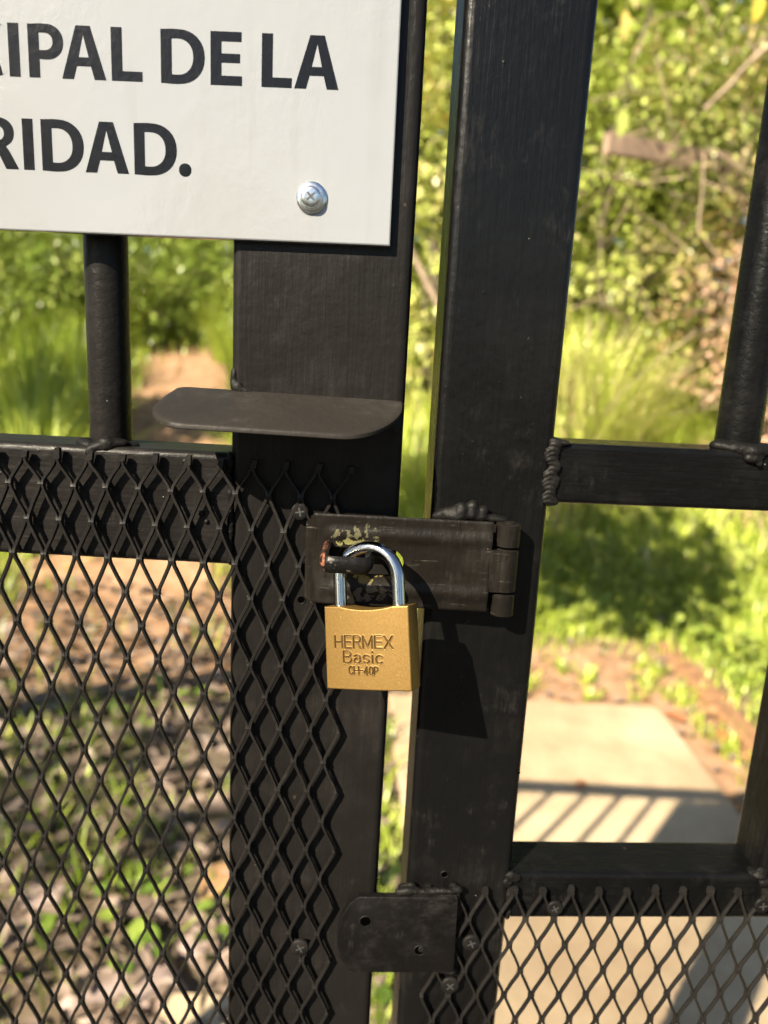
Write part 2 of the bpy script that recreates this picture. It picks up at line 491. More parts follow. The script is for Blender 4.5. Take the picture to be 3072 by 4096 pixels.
def pan_screw(parent, c, rad, mat, nrm_fr=None, cross=True, name='screw', tilt=0.0, h=None, recess=None):
    """pan-head cross-recess screw standing on the plane y = c.y, head towards -y"""
    h = h or rad * .34; seg = 28; rings = []
    for rr, yy in ((rad, 0), (rad, -h * .55), (rad * .95, -h * .78), (rad * .84, -h * .93), (rad * .6, -h * .985), (rad * .2, -h * 1.0)):
        rings.append([(c[0] + rr * math.cos(2 * math.pi * i / seg), c[1] + yy, c[2] + rr * math.sin(2 * math.pi * i / seg)) for i in range(seg)])
    v, f = sweep(rings)
    if nrm_fr: v = [nrm_fr(p) for p in v]
    o = mk(name, v, f, mat, parent, 45)
    if cross:
        V, Fc = [], []
        for k in range(2):
            a = tilt + k * math.pi / 2; ca, sa = math.cos(a), math.sin(a)
            L, w = rad * .50, rad * .15; base = len(V)
            for yy in (-h * .7, -h * 1.015):
                for lx, lw in ((-L, -w * .6), (L, -w * .6), (L, w * .6), (-L, w * .6)):
                    V.append((c[0] + lx * ca - lw * sa, c[1] + yy - .004 * k, c[2] + lx * sa + lw * ca))
            for q in ((0, 1, 5, 4), (1, 2, 6, 5), (2, 3, 7, 6), (3, 0, 4, 7), (4, 5, 6, 7), (3, 2, 1, 0)):
                Fc.append(tuple(base + i for i in q))
        if nrm_fr: V = [nrm_fr(p) for p in V]
        mk('cross_recess', V, Fc, recess or M['sunk'], o)
    return o

def disc_hole(parent, c, rad, fr=None, name='drilled_hole', depth=1.5, mat=None):
    """burr rim round a flat black disc that paints the shade of a drilled hole"""
    seg = 20; rings = []
    for rr, yy in ((rad * 1.22, .05), (rad * 1.1, -.22), (rad * .96, -.10), (rad * .9, .06)):
        rings.append([(c[0] + rr * math.cos(2 * math.pi * i / seg), c[1] + yy, c[2] + rr * math.sin(2 * math.pi * i / seg)) for i in range(seg)])
    v, f = sweep(rings)
    f = f[:-2]
    if fr: v = [fr(p) for p in v]
    o = mk(name, v, f, M['paint_weld'], parent, 45)
    V = [(c[0] + rad * .95 * math.cos(2 * math.pi * i / seg), c[1] - .06, c[2] + rad * .95 * math.sin(2 * math.pi * i / seg)) for i in range(seg)]
    if fr: V = [fr(p) for p in V]
    mk('hole_shade_disc', V, [tuple(range(seg))], M['hole'], o)  # flat disc, its black stands for the shaded inside of the opening
    return o

D = 345.0
ZG = -CZ * 1000                     # ground in gate mm
ZTOP = 350.0

# ------------------------------------------------------------------ left leaf
leaf = thing('gate_leaf', W((-300, D + 20, ZG)), 'black painted gate leaf with mesh lower half, carrying the white sign', 'gate', 'gate leaves')
tube_v('stile', -76.7, D, 84.0, 50.0, ZG + 60, ZTOP, 4.2, M['paint_v'], leaf)
tube_v('stile', -1090, D, 50.0, 40.0, ZG + 60, ZTOP, 4.0, M['paint_v'], leaf)
tube_h('rail', -1040, -76.9, D + .6, -105.4, 57.4, 36.0, 3.6, M['paint_h'], leaf)
tube_h('rail', -1040, -76.9, D + .6, ZTOP - 40, 40, 36.0, 3.6, M['paint_h'], leaf)
tube_h('rail', -1040, -76.9, D + .6, ZG + 90, 50, 36.0, 3.6, M['paint_h'], leaf)
for k in range(8):
    bar_v('bar', -142.0 - 120 * k, D + 18, 10.3, -49.5, ZTOP - 39, M['paint_bar'], leaf)
nodes, st = lattice(-120.9, 15.92, -49.6, 17.85, -1036, -16.0, ZG + 118, parity0=1, drop0=4.6)
fineL = lambda x, z: x > -215 and z > -430
mesh_l = expanded('mesh_panel', nodes, st, M['paint_mesh'], leaf, None, ybase=D - 3.5, fine=fineL, seed=3)
# cut stubs along the upper rim of the mesh
V, Fc = [], []
R2 = random.Random(9)
for (i, j), (x, z) in nodes.items():
    if j == 0 and x > -215:
        L = R2.uniform(3.0, 5.5); dx = R2.uniform(.6, 1.8)
        b0 = len(V)
        for (px, pz, w) in ((x, z - 1.0, 1.7), (x + dx * .6, z + L * .55, 1.35), (x + dx, z + L, 1.15)):
            for (a, c) in ((-1, -1), (1, -1), (1, 1), (-1, 1)):
                V.append((px + a * w, D - 3.2 + c * 1.3, pz))
        for q in range(2):
            for k in range(4):
                a, c = b0 + q * 4 + k, b0 + q * 4 + (k + 1) % 4
                Fc.append((a, c, c + 4, a + 4))
        Fc.append((b0 + 8, b0 + 9, b0 + 10, b0 + 11))
mk('mesh_rim', V, Fc, M['paint_mesh'], mesh_l)

# cantilevered pull plate welded across the stile, sloping towards the viewer
def plate_pt(x, t, dz=0.0):
    """t = distance out from the stile face (mm)"""
    return (x, D - t, -18.7 - (x + 76) * .014 - t * .27 + dz - .012 * max(0, t - 25) ** 1.4)
out2d = []
def arc(cx, cy, rx, ry, a0, a1, n):
    return [(cx + rx * math.cos(math.radians(a0 + (a1 - a0) * k / n)), cy + ry * math.sin(math.radians(a0 + (a1 - a0) * k / n))) for k in range(n + 1)]
out2d = [(6.0, -.5)] + arc(-21.0, 6, 27.0, 39, 0, 90, 12) + arc(-86, 26, 19, 19, 90, 180, 10) + [(-104.5, 14), (-102.5, 1)] + [(-100, -.5)]
n = len(out2d)
cen = (-48, 20)
V = []; Fc = []
layers = [(.94, 1.35), (.985, 1.2), (1.0, .75), (1.0, -.75), (.985, -1.2), (.94, -1.35)]
for s, dz in layers:
    for (x, t) in out2d:
        xx, tt = cen[0] + (x - cen[0]) * s, cen[1] + (t - cen[1]) * s
        if t < 0: tt = t
        V.append(plate_pt(xx, tt, dz + .15 * noise.noise(Vector((x * .06, t * .06, 0)))))
for k in range(len(layers) - 1):
    for i in range(n):
        a, c = k * n + i, k * n + (i + 1) % n
        Fc.append((a, a + n, c + n, c))
V.append(plate_pt(cen[0], cen[1], 1.35)); V.append(plate_pt(cen[0], cen[1], -1.35))
for i in range(n):
    Fc.append((len(V) - 2, i, (i + 1) % n)); Fc.append((len(V) - 1, (len(layers) - 1) * n + (i + 1) % n, (len(layers) - 1) * n + i))
tag(mk('pull_plate', V, Fc, M['paint_plate'], leaf, 40), 'dusty round-cornered steel plate jutting out of the stile')
blobs('weld_bead', [(-73.5, D + .6, -16.0, 3.0, 2.2, 3.0), (-70.0, D + .6, -17.6, 3.6, 1.8, 1.8), (-75.4, D + 1.2, -11.5, 1.8, 1.6, 5.0)], M['paint_weld'], leaf)
blobs('weld_bead', [(-142 + dx, D + 8 + dy, -47.6 + dz, rx, ry, rz) for dx, dy, dz, rx, ry, rz in
      ((-10.5, 2, .3, 3.6, 4, 2.2), (-7.0, -2.5, -.6, 3.6, 3.2, 2.6), (-2.4, -4.6, -1.4, 3.6, 3.4, 2.6), (3.2, -4.6, .4, 4.6, 3.6, 4.0), (8.4, -2.0, 1.0, 4.6, 3.2, 2.4),
       (12.5, 2.5, -.2, 4.6, 3.4, 1.7), (-4.5, -6.6, -3.8, 2.0, 2.0, 2.4))], M['paint_weld'], leaf)
blobs('weld_bead', [(-76.9, D - .1, -52, 1.7, 1.6, 5), (-76.6, D - .1, -66, 1.6, 1.3, 7), (-76.4, D - .2, -84, 1.7, 1.4, 9), (-76.5, D, -99, 1.6, 1.5, 6)], M['paint_weld'], leaf, amp=.35)
# paint drops and slag on the rail and stile
for (x, z, r) in ((-91, -79, 1.5), (-88.5, -83, 1.1), (-86.5, -76.5, 1.2), (-87.5, -72.5, 1.0), (-99, -53.5, 1.6), (-98, -85.5, .7), (-97, -86.3, .8)):
    blobs('paint_drop', [(x, D, z, r, .9, r * 1.1)], M['paint_weld'], leaf, sub=2)
pan_screw(leaf, (-34.6, D - 3.6, -326.5), 5.2, M['paint_weld'], tilt=.5)
pan_screw(leaf, (-41.4, D - 3.2, -74.6), 4.4, M['paint_weld'], tilt=.2)
disc_hole(leaf, (-39.9, D - .25, -121.4), 1.9)

# staple of the hasp: a pressed strip bent into a loop that stands out of the stile
def strip_path(path, hw, th, crown):
    """sweep a crowned strip (height +-hw in z) along xy path"""
    rings = []
    for i, (x, y, z, k) in enumerate(path):
        a = Vector(path[max(0, i - 1)][:2]); c = Vector(path[min(len(path) - 1, i + 1)][:2])
        t = (c - a).normalized(); nrm = Vector((t.y, -t.x))
        ring = []
        for s, o in ((-1, 0), (-.72, .55), (-.3, .95), (.3, .95), (.72, .55), (1, 0)):
            ring.append((x + nrm.x * o * crown, y + nrm.y * o * crown, z + s * hw * k))
        for s, o in ((.9, -.35), (.55, .15), (-.55, .15), (-.9, -.35)):
            ring.append((x + nrm.x * (o * crown - th), y + nrm.y * (o * crown - th), z + s * (hw - th * .3) * k))
        rings.append(ring)
    return sweep(rings)
SY = 309.5
zc = -91.4
path = [(-26.6, D + 6, zc + 2.5, .80), (-26.8, 332, zc + 2.0, .82), (-26.9, 318, zc + .9, .88), (-26.6, 313.2, zc + .4, .95), (-25.6, 310.6, zc + .1, 1.0), (-23.6, SY, zc, 1.0), (-20, SY, zc, 1.0),
        (-12, SY, zc, 1.0), (-8.0, SY, zc, 1.0), (-6.2, 310.2, zc + .1, 1.0), (-5.3, 312.4, zc + .4, .98), (-5.0, 318, zc + 1.0, .95), (-4.6, 334, zc + 2.2, .9), (-4.4, D + 6, zc + 2.5, .9)]
v, f = strip_path(path, 4.0, 1.7, 1.7)
m = paint('staple_paint', (300, 300, 500), base=(.0052, .0048, .0046), rough=.28, dust=.3, seed=12.0)
nt = m.node_tree; b = nt.nodes['Principled BSDF']
old = b.inputs['Base Color'].links[0].from_socket
rn, _ = tex(nt, (1, 1, 1), 330, 4, .65)
sep = nd(nt, 'ShaderNodeSeparateXYZ'); tc = nd(nt, 'ShaderNodeTexCoord'); nt.links.new(tc.outputs['Object'], sep.inputs['Vector'])
# leaf base is at x=-300: local x of the worn left tip is about 272..277 mm
tip = mathn(nt, 'MULTIPLY', mathn(nt, 'LESS_THAN', mathn(nt, 'ADD', sep.outputs['X'], mathn(nt, 'MULTIPLY', rn.outputs['Fac'], .004)), .2765), 1.0)
wear = mathn(nt, 'MULTIPLY', ramp(nt, rn.outputs['Fac'], [(.62, g(0)), (.66, g(1))]).outputs['Color'], .6)
cc = mixc(nt, wear, old, (.13, .115, .09))
cc = mixc(nt, mathn(nt, 'MULTIPLY', tip, ramp(nt, rn.outputs['Fac'], [(.50, g(0)), (.55, g(1))]).outputs['Color']), cc, (.19, .075, .045))
nt.links.new(cc, b.inputs['Base Color'])
tag(mk('staple', v, f, m, leaf, 45), 'worn steel staple loop with a bare rusty left tip')

# ------------------------------------------------------------------ right leaf (hung at a slight angle)
PH = math.radians(3.8)
def fr(p):
    """leaf frame: x along the leaf from its left front corner, y depth behind the front face, z up"""
    x, y = p[0], p[1]
    return (23.7 + x * math.cos(PH) - y * math.sin(PH), D + x * math.sin(PH) + y * math.cos(PH), p[2])
rleaf = thing('gate_leaf', W((200, D + 30, ZG)), 'black painted gate frame with open middle bay, right of the padlock', 'gate', 'gate leaves')
tube_v('stile', 0, 0, 58.8, 36.0, ZG + 60, ZTOP + 60, 4.2, M['paint_v2'], rleaf, fr)
tube_v('stile', 640, 0, 50.0, 36.0, ZG + 60, ZTOP + 60, 4.0, M['paint_v2'], rleaf, fr)
tube_h('rail', 58.6, 640, .6, -65.3, 30.3, 30.0, 2.6, M['paint_h2'], rleaf, fr)
tube_h('rail', 58.6, 640, .6, -308.4, 29.3, 30.0, 2.6, M['paint_h2'], rleaf, fr)
tube_h('rail', 58.6, 640, .6, ZTOP + 10, 40, 30.0, 2.6, M['paint_h2'], rleaf, fr)
tube_h('rail', 58.6, 640, .6, ZG + 90, 40, 30.0, 2.6, M['paint_h2'], rleaf, fr)
tube_v('stile', 205.5, .8, 30.0, 29.0, -279.4, -65.0, 2.6, M['paint_v2'], rleaf, fr)
for k in range(4):
    bar_v('bar', 159.5 + 120 * k, 15.6, 11.0, -36.0, ZTOP + 12, M['paint_bar2'], rleaf, fr)
nodes, st = lattice(76.7, 16.3, -287.6, 17.25, 9.0, 636, ZG + 112)
mesh_r = expanded('mesh_panel', nodes, st, M['paint_mesh'], rleaf, fr, ybase=-3.3, fine=lambda x, z: x < 260 and z > -430, seed=8, hw=.92)
V, Fc = [], []
for (i, j), (x, z) in nodes.items():
    if j == 0 and x < 260:
        L = R2.uniform(1.5, 4.0); w = 1.7; b0 = len(V)
        for (px, pz, ww) in ((x, z - 1.0, w), (x + .3, z + L, w * R2.uniform(.7, 1.0))):
            for (a, c) in ((-1, -1), (1, -1), (1, 1), (-1, 1)): V.append(fr((px + a * ww, -2.6 + c * 1.3, pz)))
        for k in range(4):
            a, c = b0 + k, b0 + (k + 1) % 4
            Fc.append((a, c, c + 4, a + 4))
        Fc.append((b0 + 4, b0 + 5, b0 + 6, b0 + 7))
mk('mesh_rim', V, Fc, M['paint_mesh'], mesh_r)
for (x, z, r, t) in ((38.4, -320.2, 5.0, .4), (28.2, -348.8, 5.3, .8), (84.4, -297.2, 4.6, .5), (206.0, -295.1, 4.8, .1)):
    pan_screw(rleaf, (x, -3.4, z), r, M['paint_weld'], fr, tilt=t)
disc_hole(rleaf, (20.7, -.25, -278.8), 1.9, fr)
disc_hole(rleaf, (57.0, -.1, -215), .8, fr)
# stile-to-rail weld: a row of overlapping crescents
it = []
for k in range(13):
    z = -36.5 - k * 2.3
    it.append((58.6 + R2.uniform(-1.2, 1.2), -.2, z, 3.6 + R2.uniform(-.9, .9), 1.4 + R2.uniform(-.2, .3), 1.9))
it += [(61.5, .3, -35.0, 5, 2.0, 1.6), (60, 1.0, -64.5, 3.6, 2.2, 2.2), (58.5, 3, -33.8, 3, 4, 1.6)]
blobs('weld_bead', it, M['paint_weld'], rleaf, fr, amp=.22, ripple=.17)
blobs('weld_bead', [(159.5 + dx, 6 + dy, -34.3 + dz, rx, ry, rz) for dx, dy, dz, rx, ry, rz in
      ((-11, 4, .8, 6.0, 5, 3.2), (-5.5, -1.5, .2, 6.0, 4.2, 3.6), (1.5, -4.0, -.8, 6.0, 4.4, 4.0), (8, -2.0, 0, 5.4, 4.4, 3.6), (12, 3, .3, 4.0, 5, 2.6),
       (1.0, -6.0, -4.6, 4.4, 2.2, 2.2), (4.2, -6.4, -6.6, 1.4, 1.6, 1.6))], M['paint_weld'], rleaf, fr, amp=.25)
blobs('weld_bead', [(58.5, .2, -279.5, 3.2, 1.8, 2.4), (61.5, .2, -281.0, 3.2, 1.6, 2.2), (57.0, .3, -284.0, 2.6, 1.4, 3.0), (59, .5, -293, 2.0, 1.2, 6), (58.8, .5, -304, 2.2, 1.5, 4.5)], M['paint_weld'], rleaf, fr, amp=.4)
blobs('weld_bead', [(205.0, .5, -277.0, 3.5, 2.0, 3.5), (203.5, 3, -278.8, 4.5, 5, 2.0), (208.0, -.2, -283.0, 4.0, 1.6, 3.0)], M['paint_weld'], rleaf, fr, amp=.4)

# catch plate lapping over the gap
pl = [(-27, -287.6), (-32, -292), (-36.0, -300), (-37.8, -309), (-37.8, -318), (-35.8, -327), (-30.5, -335.4), (-26, -336.6), (28.6, -336.9), (28.9, -336.4), (27.9, -288.4), (27.4, -287.9)]
n = len(pl); V = []; Fc = []
cx, czz = -3, -312
for s, y in ((.985, -7.6), (1.0, -7.2), (1.0, -3.7), (.985, -3.3)):
    for (x, z) in pl: V.append(fr((cx + (x - cx) * s, y, czz + (z - czz) * (s if s == 1 else .98))))
for k in range(3):
    for i in range(n):
        a, c = k * n + i, k * n + (i + 1) % n
        Fc.append((a, c, c + n, a + n))
Fc.append(tuple(range(n - 1, -1, -1))); Fc.append(tuple(3 * n + i for i in range(n)))
cp = tag(mk('catch_plate', V, Fc, M['paint_catch'], rleaf, 35), 'black catch plate with two drilled holes lapping over the gap')
disc_hole(cp, (-22.6, -7.75, -302.8), 3.1, fr)
disc_hole(cp, (8.6, -7.75, -321.7), 2.9, fr)
mk('plug', *(lambda vf: ([fr(p) for p in vf[0]], vf[1]))(sweep([[(9.6 + r_ * math.cos(a), y, -321.0 + r_ * math.sin(a)) for a in [2 * math.pi * i / 12 for i in range(12)]] for r_, y in ((2.0, -7.7), (1.7, -8.05))])), M['paint_weld'], cp, 40)
it = []
for k in range(9):
    it.append((-4 + k * 4.0, -4.6 + R2.uniform(-.5, .4), -286.0 + R2.uniform(-.6, .9), 3.0, 2.0, 1.7 + R2.uniform(-.3, .5)))
it += [(2.0, -2.0, -284.5, 3.0, 2.0, 2.2), (-2.5, -2, -285.5, 2.6, 2.0, 1.8), (26, -2, -285, 2.6, 1.8, 2)]
blobs('weld_bead', it, M['paint_weld'], cp, fr, amp=.3)
blobs('weld_bead', [(28.0, -3.6, -338.8, 3.6, 2.2, 2.2), (23.5, -3.4, -338.6, 3.4, 2.2, 2.0), (17, -2.5, -339, 3.6, 1.8, 1.6)], M['paint_weld'], cp, fr, amp=.35)

# ------------------------------------------------------------------ hasp, welded to the right leaf, folded over the staple
HY = 333.0                                   # front face of the strap
def hasp_grid():
    x0, x1, z0, z1 = -37.2, 53.2, -118.6, -73.2
    nx_, nz_ = 120, 64
    def inside(x, z):
        if x < x0 + 4.2 and (z > z1 - 4.6 + (x - x0) * 1.1 or z < z0 + 3.4 - (x - x0) * .85): return False
        # slot
        hx = max(abs(x + 9.1) - 13.2, 0); hz = z + 96.0
        if hx * hx + hz * hz < 6.7 ** 2: return False
        return True
    idx = {}; V = []; Fc = []
    def yv(x, z):
        e = sstep(-30, -22, x)
        rib = 0
        for rz in (-82.5, -110.0):
            t = (z - rz) / 5.2
            if abs(t) < 1: rib = max(rib, .5 * (1 + math.cos(math.pi * t)))
        edge = min(x - x0, x1 - x, z - z0, z1 - z)
        rnd_ = .5 * max(0, 1 - edge / .8) ** 2
        return HY - 1.15 * rib * e + rnd_ + .12 * noise.noise(Vector((x * .12, z * .12, 3)))
    for j in range(nz_ + 1):
        for i in range(nx_ + 1):
            x = x0 + (x1 - x0) * i / nx_; z = z0 + (z1 - z0) * j / nz_
            # snap the points beside the slot onto its rim
            hx = max(abs(x + 9.1) - 13.2, 0); sx = math.copysign(1, x + 9.1); hz = z + 96.0
            d = math.hypot(hx, hz)
            if 5.9 < d < 7.2 and d > 0:
                k = 6.7 / d; hz *= k; z = -96.0 + hz
                if hx > 0: x = -9.1 + sx * (13.2 + hx * k)
            idx[(i, j)] = len(V); V.append((x, yv(x, z), z))
    nfront = len(V)
    V += [(x, HY + 2.0, z) for (x, y, z) in V]
    keep = set()
    for j in range(nz_):
        for i in range(nx_):
            q = [idx[(i, j)], idx[(i + 1, j)], idx[(i + 1, j + 1)], idx[(i, j + 1)]]
            cx = sum(V[k][0] for k in q) / 4; cz_ = sum(V[k][2] for k in q) / 4
            if inside(cx, cz_): keep.add((i, j)); Fc.append(tuple(q)); Fc.append(tuple(k + nfront for k in q[::-1]))
    for (i, j) in keep:
        for (di, dj, a, c) in ((-1, 0, (i, j + 1), (i, j)), (1, 0, (i + 1, j), (i + 1, j + 1)), (0, -1, (i, j), (i + 1, j)), (0, 1, (i + 1, j + 1), (i, j + 1))):
            if (i + di, j + dj) not in keep:
                p, q = idx[a], idx[c]; Fc.append((p, p + nfront, q + nfront, q))
    return V, Fc
v, f = hasp_grid()
# worn greenish-yellow patches about the slot
m = paint('hasp_strap_paint', (520, 520, 60), base=(.0062, .0052, .0042), rough=.38, dust=.55, seed=8.2, scratch=.6)
nt = m.node_tree; b = nt.nodes['Principled BSDF']; old = b.inputs['Base Color'].links[0].from_socket
tc = nd(nt, 'ShaderNodeTexCoord'); vd = nd(nt, 'ShaderNodeVectorMath', operation='SUBTRACT'); nt.links.new(tc.outputs['Object'], vd.inputs[0])
bx = wpos(rleaf)
def near(px, pz, sx, sz):
    q = W((px, HY, pz)) - bx
    v1 = nd(nt, 'ShaderNodeVectorMath', operation='SUBTRACT'); nt.links.new(tc.outputs['Object'], v1.inputs[0]); v1.inputs[1].default_value = q
    v2 = nd(nt, 'ShaderNodeVectorMath', operation='MULTIPLY'); nt.links.new(v1.outputs[0], v2.inputs[0]); v2.inputs[1].default_value = (1 / sx, 0, 1 / sz)
    v3 = nd(nt, 'ShaderNodeVectorMath', operation='LENGTH'); nt.links.new(v2.outputs[0], v3.inputs[0])
    return v3.outputs['Value']
pn, _ = tex(nt, (1, 1, 1), 230, 5, .62); fn, _ = tex(nt, (1, 1, 1), 520, 4, .6, loc=(3, 1, 2))
for (px, pz, sx, sz, colr, thr) in ((-14, -82.5, .017, .0055, (.075, .070, .040), .63), (-7, -104.5, .015, .006, (.15, .125, .042), .63), (-14, -86.5, .012, .0028, (.16, .15, .06), .60), (-4, -111, .016, .006, (.08, .07, .055), .60)):
    dd = mathn(nt, 'SUBTRACT', 1.0, near(px, pz, sx, sz))
    s = mathn(nt, 'ADD', pn.outputs['Fac'], mathn(nt, 'MULTIPLY', dd, .22))
    mk_ = ramp(nt, s, [(thr, g(0)), (thr + .03, g(1))]).outputs['Color']
    old = mixc(nt, mk_, old, colr)
nt.links.new(old, b.inputs['Base Color'])
strap = tag(mk('hasp', v, f, m, rleaf, 40), 'black slotted hasp strap with scuffed greenish patches')
# hinge knuckles and pin
def knuckle(z0, z1, r=6.0):
    seg = 28; rings = []
    for z, k in ((z0, .90), (z0 + .5, 1), (z1 - .5, 1), (z1, .90)):
        rings.append([(61.3 + r * k * math.cos(2 * math.pi * i / seg), HY + 5.6 + r * k * math.sin(2 * math.pi * i / seg), z) for i in range(seg)])
    v, f = sweep(rings)
    return mk('knuckle', v, f, M['paint_hasp'], strap, 45)
knuckle(-85.8, -74.2); knuckle(-108.6, -86.8); knuckle(-121.2, -109.6)
bar_v('hinge_pin', 61.3, HY + 5.6, 3.0, -121.6, -73.7, M['paint_hasp'], strap, None, 20)
# tongue joining the strap to the middle knuckle, and the leaf plate behind
def boxmm(name, x0, x1, y0, y1, z0, z1, mat, parent, f_=None):
    V = [(x, y, z) for z in (z0, z1) for y in (y0, y1) for x in (x0, x1)]
    Fc = [(0, 2, 3, 1), (4, 5, 7, 6), (0, 1, 5, 4), (2, 6, 7, 3), (0, 4, 6, 2), (1, 3, 7, 5)]
    if f_: V = [f_(p) for p in V]
    return mk(name, V, Fc, mat, parent)
boxmm('tongue', 52.5, 60.5, HY + .3, HY + 2.3, -108.3, -87.1, M['paint_hasp'], strap)
boxmm('hinge_plate', 27.0, 60.0, HY + 9.4, HY + 11.4, -119.5, -74.5, M['paint_hasp'], strap)
blobs('weld_bead', [(x, y, z, rx, ry, rz) for x, y, z, rx, ry, rz in
      ((32.5, 343.0, -72.0, 5.2, 3.2, 3.6), (38.0, 341.6, -70.0, 3.8, 4.0, 4.4), (36.4, 342.0, -73.2, 5.0, 4.0, 3.0), (43.6, 342.2, -67.6, 2.7, 3.4, 3.4), (43.4, 341.5, -71.6, 3.0, 3.4, 2.8),
       (48.6, 342.8, -69.8, 3.2, 3.4, 3.0), (47.6, 342.4, -73.0, 3.4, 3.2, 2.4), (28.0, 344.0, -73.8, 4.0, 2.2, 2.6), (53.6, 343.2, -73.2, 4.6, 3.0, 2.0), (58.5, 343.5, -73.6, 3.6, 3.0, 1.6))], M['paint_weld'], strap, amp=.16)

# ------------------------------------------------------------------ sign
m, nt, b = new_mat('sign_white')
n1, _ = tex(nt, (1, 1, 1), 5, 4, .5); n2, _ = tex(nt, (1, 1, .8), 150, 4, .6); n3, _ = tex(nt, (1, 1, 1), 420, 3, .6)
patch, _ = tex(nt, (1, 1, 1), 17, 3, .55, loc=(2.7, 0, 1.3))
c = mixc(nt, n1.outputs['Fac'], (.220, .229, .242), (.235, .244, .256))
tc = nd(nt, 'ShaderNodeTexCoord'); v2 = nd(nt, 'ShaderNodeTexVoronoi'); v2.inputs['Scale'].default_value = 75
nt.links.new(tc.outputs['Object'], v2.inputs['Vector'])
spk = mathn(nt, 'MULTIPLY', ramp(nt, v2.outputs['Color'], [(.74, g(0)), (.76, g(1))]).outputs['Color'], ramp(nt, v2.outputs['Distance'], [(.035, g(1)), (.065, g(0))]).outputs['Color'])
dr, _ = tex(nt, (90, 90, 5), 1.0, 4, .6); dr2, _ = tex(nt, (1, 1, 1), 9, 4, .6, loc=(1, 5, 2))
strk = mathn(nt, 'MULTIPLY', ramp(nt, dr.outputs['Fac'], [(.55, g(0)), (.75, g(1))]).outputs['Color'], ramp(nt, dr2.outputs['Fac'], [(.45, g(0)), (.7, g(.35))]).outputs['Color'])
c = mixc(nt, strk, c, (.13, .12, .10))
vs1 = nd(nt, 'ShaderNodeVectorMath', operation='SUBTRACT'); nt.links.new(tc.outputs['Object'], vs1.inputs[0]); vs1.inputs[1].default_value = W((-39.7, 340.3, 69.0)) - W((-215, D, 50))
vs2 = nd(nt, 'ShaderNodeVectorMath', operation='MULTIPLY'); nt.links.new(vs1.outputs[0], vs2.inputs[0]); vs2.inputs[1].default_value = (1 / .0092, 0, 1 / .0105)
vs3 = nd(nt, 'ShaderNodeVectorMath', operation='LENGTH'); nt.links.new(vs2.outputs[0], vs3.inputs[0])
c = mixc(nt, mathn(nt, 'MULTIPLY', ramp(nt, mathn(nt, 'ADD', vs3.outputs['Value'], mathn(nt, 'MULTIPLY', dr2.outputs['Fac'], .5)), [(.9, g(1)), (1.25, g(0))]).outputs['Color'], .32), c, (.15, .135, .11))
c = mixc(nt, mathn(nt, 'MULTIPLY', spk, .75), c, (.10, .06, .03))
nt.links.new(c, b.inputs['Base Color'])
b.inputs['Roughness'].default_value = .10; b.inputs['Specular IOR Level'].default_value = .62
ws = mathn(nt, 'MULTIPLY', ramp(nt, patch.outputs['Fac'], [(.40, g(.15)), (.62, g(1))]).outputs['Color'], n2.outputs['Fac'])
bumps(nt, b, [(ws, .0008, .42), (n3.outputs['Fac'], .0001, .1)])
M['sign'] = m
m, nt, b = new_mat('sign_letter_black')
n2, _ = tex(nt, (1, 1, .7), 230, 4, .6)
b.inputs['Base Color'].default_value = (.0045, .0045, .005, 1); b.inputs['Roughness'].default_value = .16; b.inputs['Specular IOR Level'].default_value = .30
bumps(nt, b, [(n2.outputs['Fac'], .0007, .40)])
M['letter'] = m
SA = .0098; SFY = D - 4.7
def sg(u, v, dy=0.0):
    return (-3.6 + u * math.cos(SA) - v * math.sin(SA) * .3, SFY + dy, 51.3 + v * math.cos(SA) + u * math.sin(SA))
sign = thing('sign_board', W((-215, D, 50)), 'white printed sign board screwed on the gate leaf above the padlock', 'sign')
SW_, SH_ = 430.0, 262.0
o2 = [(-SW_, 0), (0, 0), (0, SH_), (-SW_, SH_)]
V, Fc = [], []
for ins, dy in ((.7, 0), (.2, .25), (0, .8), (0, 4.5)):
    for (u, v_) in ((-SW_ + ins, ins), (-ins, ins), (-ins, SH_ - ins), (-SW_ + ins, SH_ - ins)): V.append(sg(u, v_, dy))
for k in range(3):
    for i in range(4):
        a, c = k * 4 + i, k * 4 + (i + 1) % 4
        Fc.append((a, a + 4, c + 4, c))
Fc.append((0, 1, 2, 3)); Fc.append((15, 14, 13, 12))
mk('board', V, Fc, M['sign'], sign)
def ell(cx, cy, rx, ry, a0, a1, n=16):
    return [(cx + rx * math.copysign(abs(math.cos(t)) ** .92, math.cos(t)), cy + ry * math.copysign(abs(math.sin(t)) ** .92, math.sin(t))) for t in [math.radians(a0 + (a1 - a0) * k / n) for k in range(n + 1)]]
CH, S = 21.0, 4.75
def L_I(w): return [[(0, 0), (S, 0), (S, CH), (0, CH)]]
def L_L(w): return [[(0, 0), (w, 0), (w, 3.9), (S, 3.9), (S, CH), (0, CH)]]
def L_E(w): return [[(0, 0), (w, 0), (w, 3.8), (S, 3.8), (S, 8.9), (w - .9, 8.9), (w - .9, 12.5), (S, 12.5), (S, 17.2), (w - .3, 17.2), (w - .3, CH), (0, CH)]]
def L_A(w):
    c = w / 2
    return [[(0, 0), (5.1, 0), (6.6, 5.2), (w - 6.6, 5.2), (w - 5.1, 0), (w, 0), (c + 3.1, CH), (c - 3.1, CH)], [(7.45, 8.7), (w - 7.45, 8.7), (c, 17.6)]]
def L_D(w):
    return [[(0, 0), (5.6, -.25)] + ell(w - 11.6, CH / 2, 11.6, CH / 2 + .2, -90, 90) + [(5.6, CH + .25), (0, CH)], [(S, 3.5), (6.2, 3.4)] + ell(w - 11.8, CH / 2, 6.8, CH / 2 - 3.4, -90, 90) + [(6.2, CH - 3.4), (S, CH - 3.5)]]
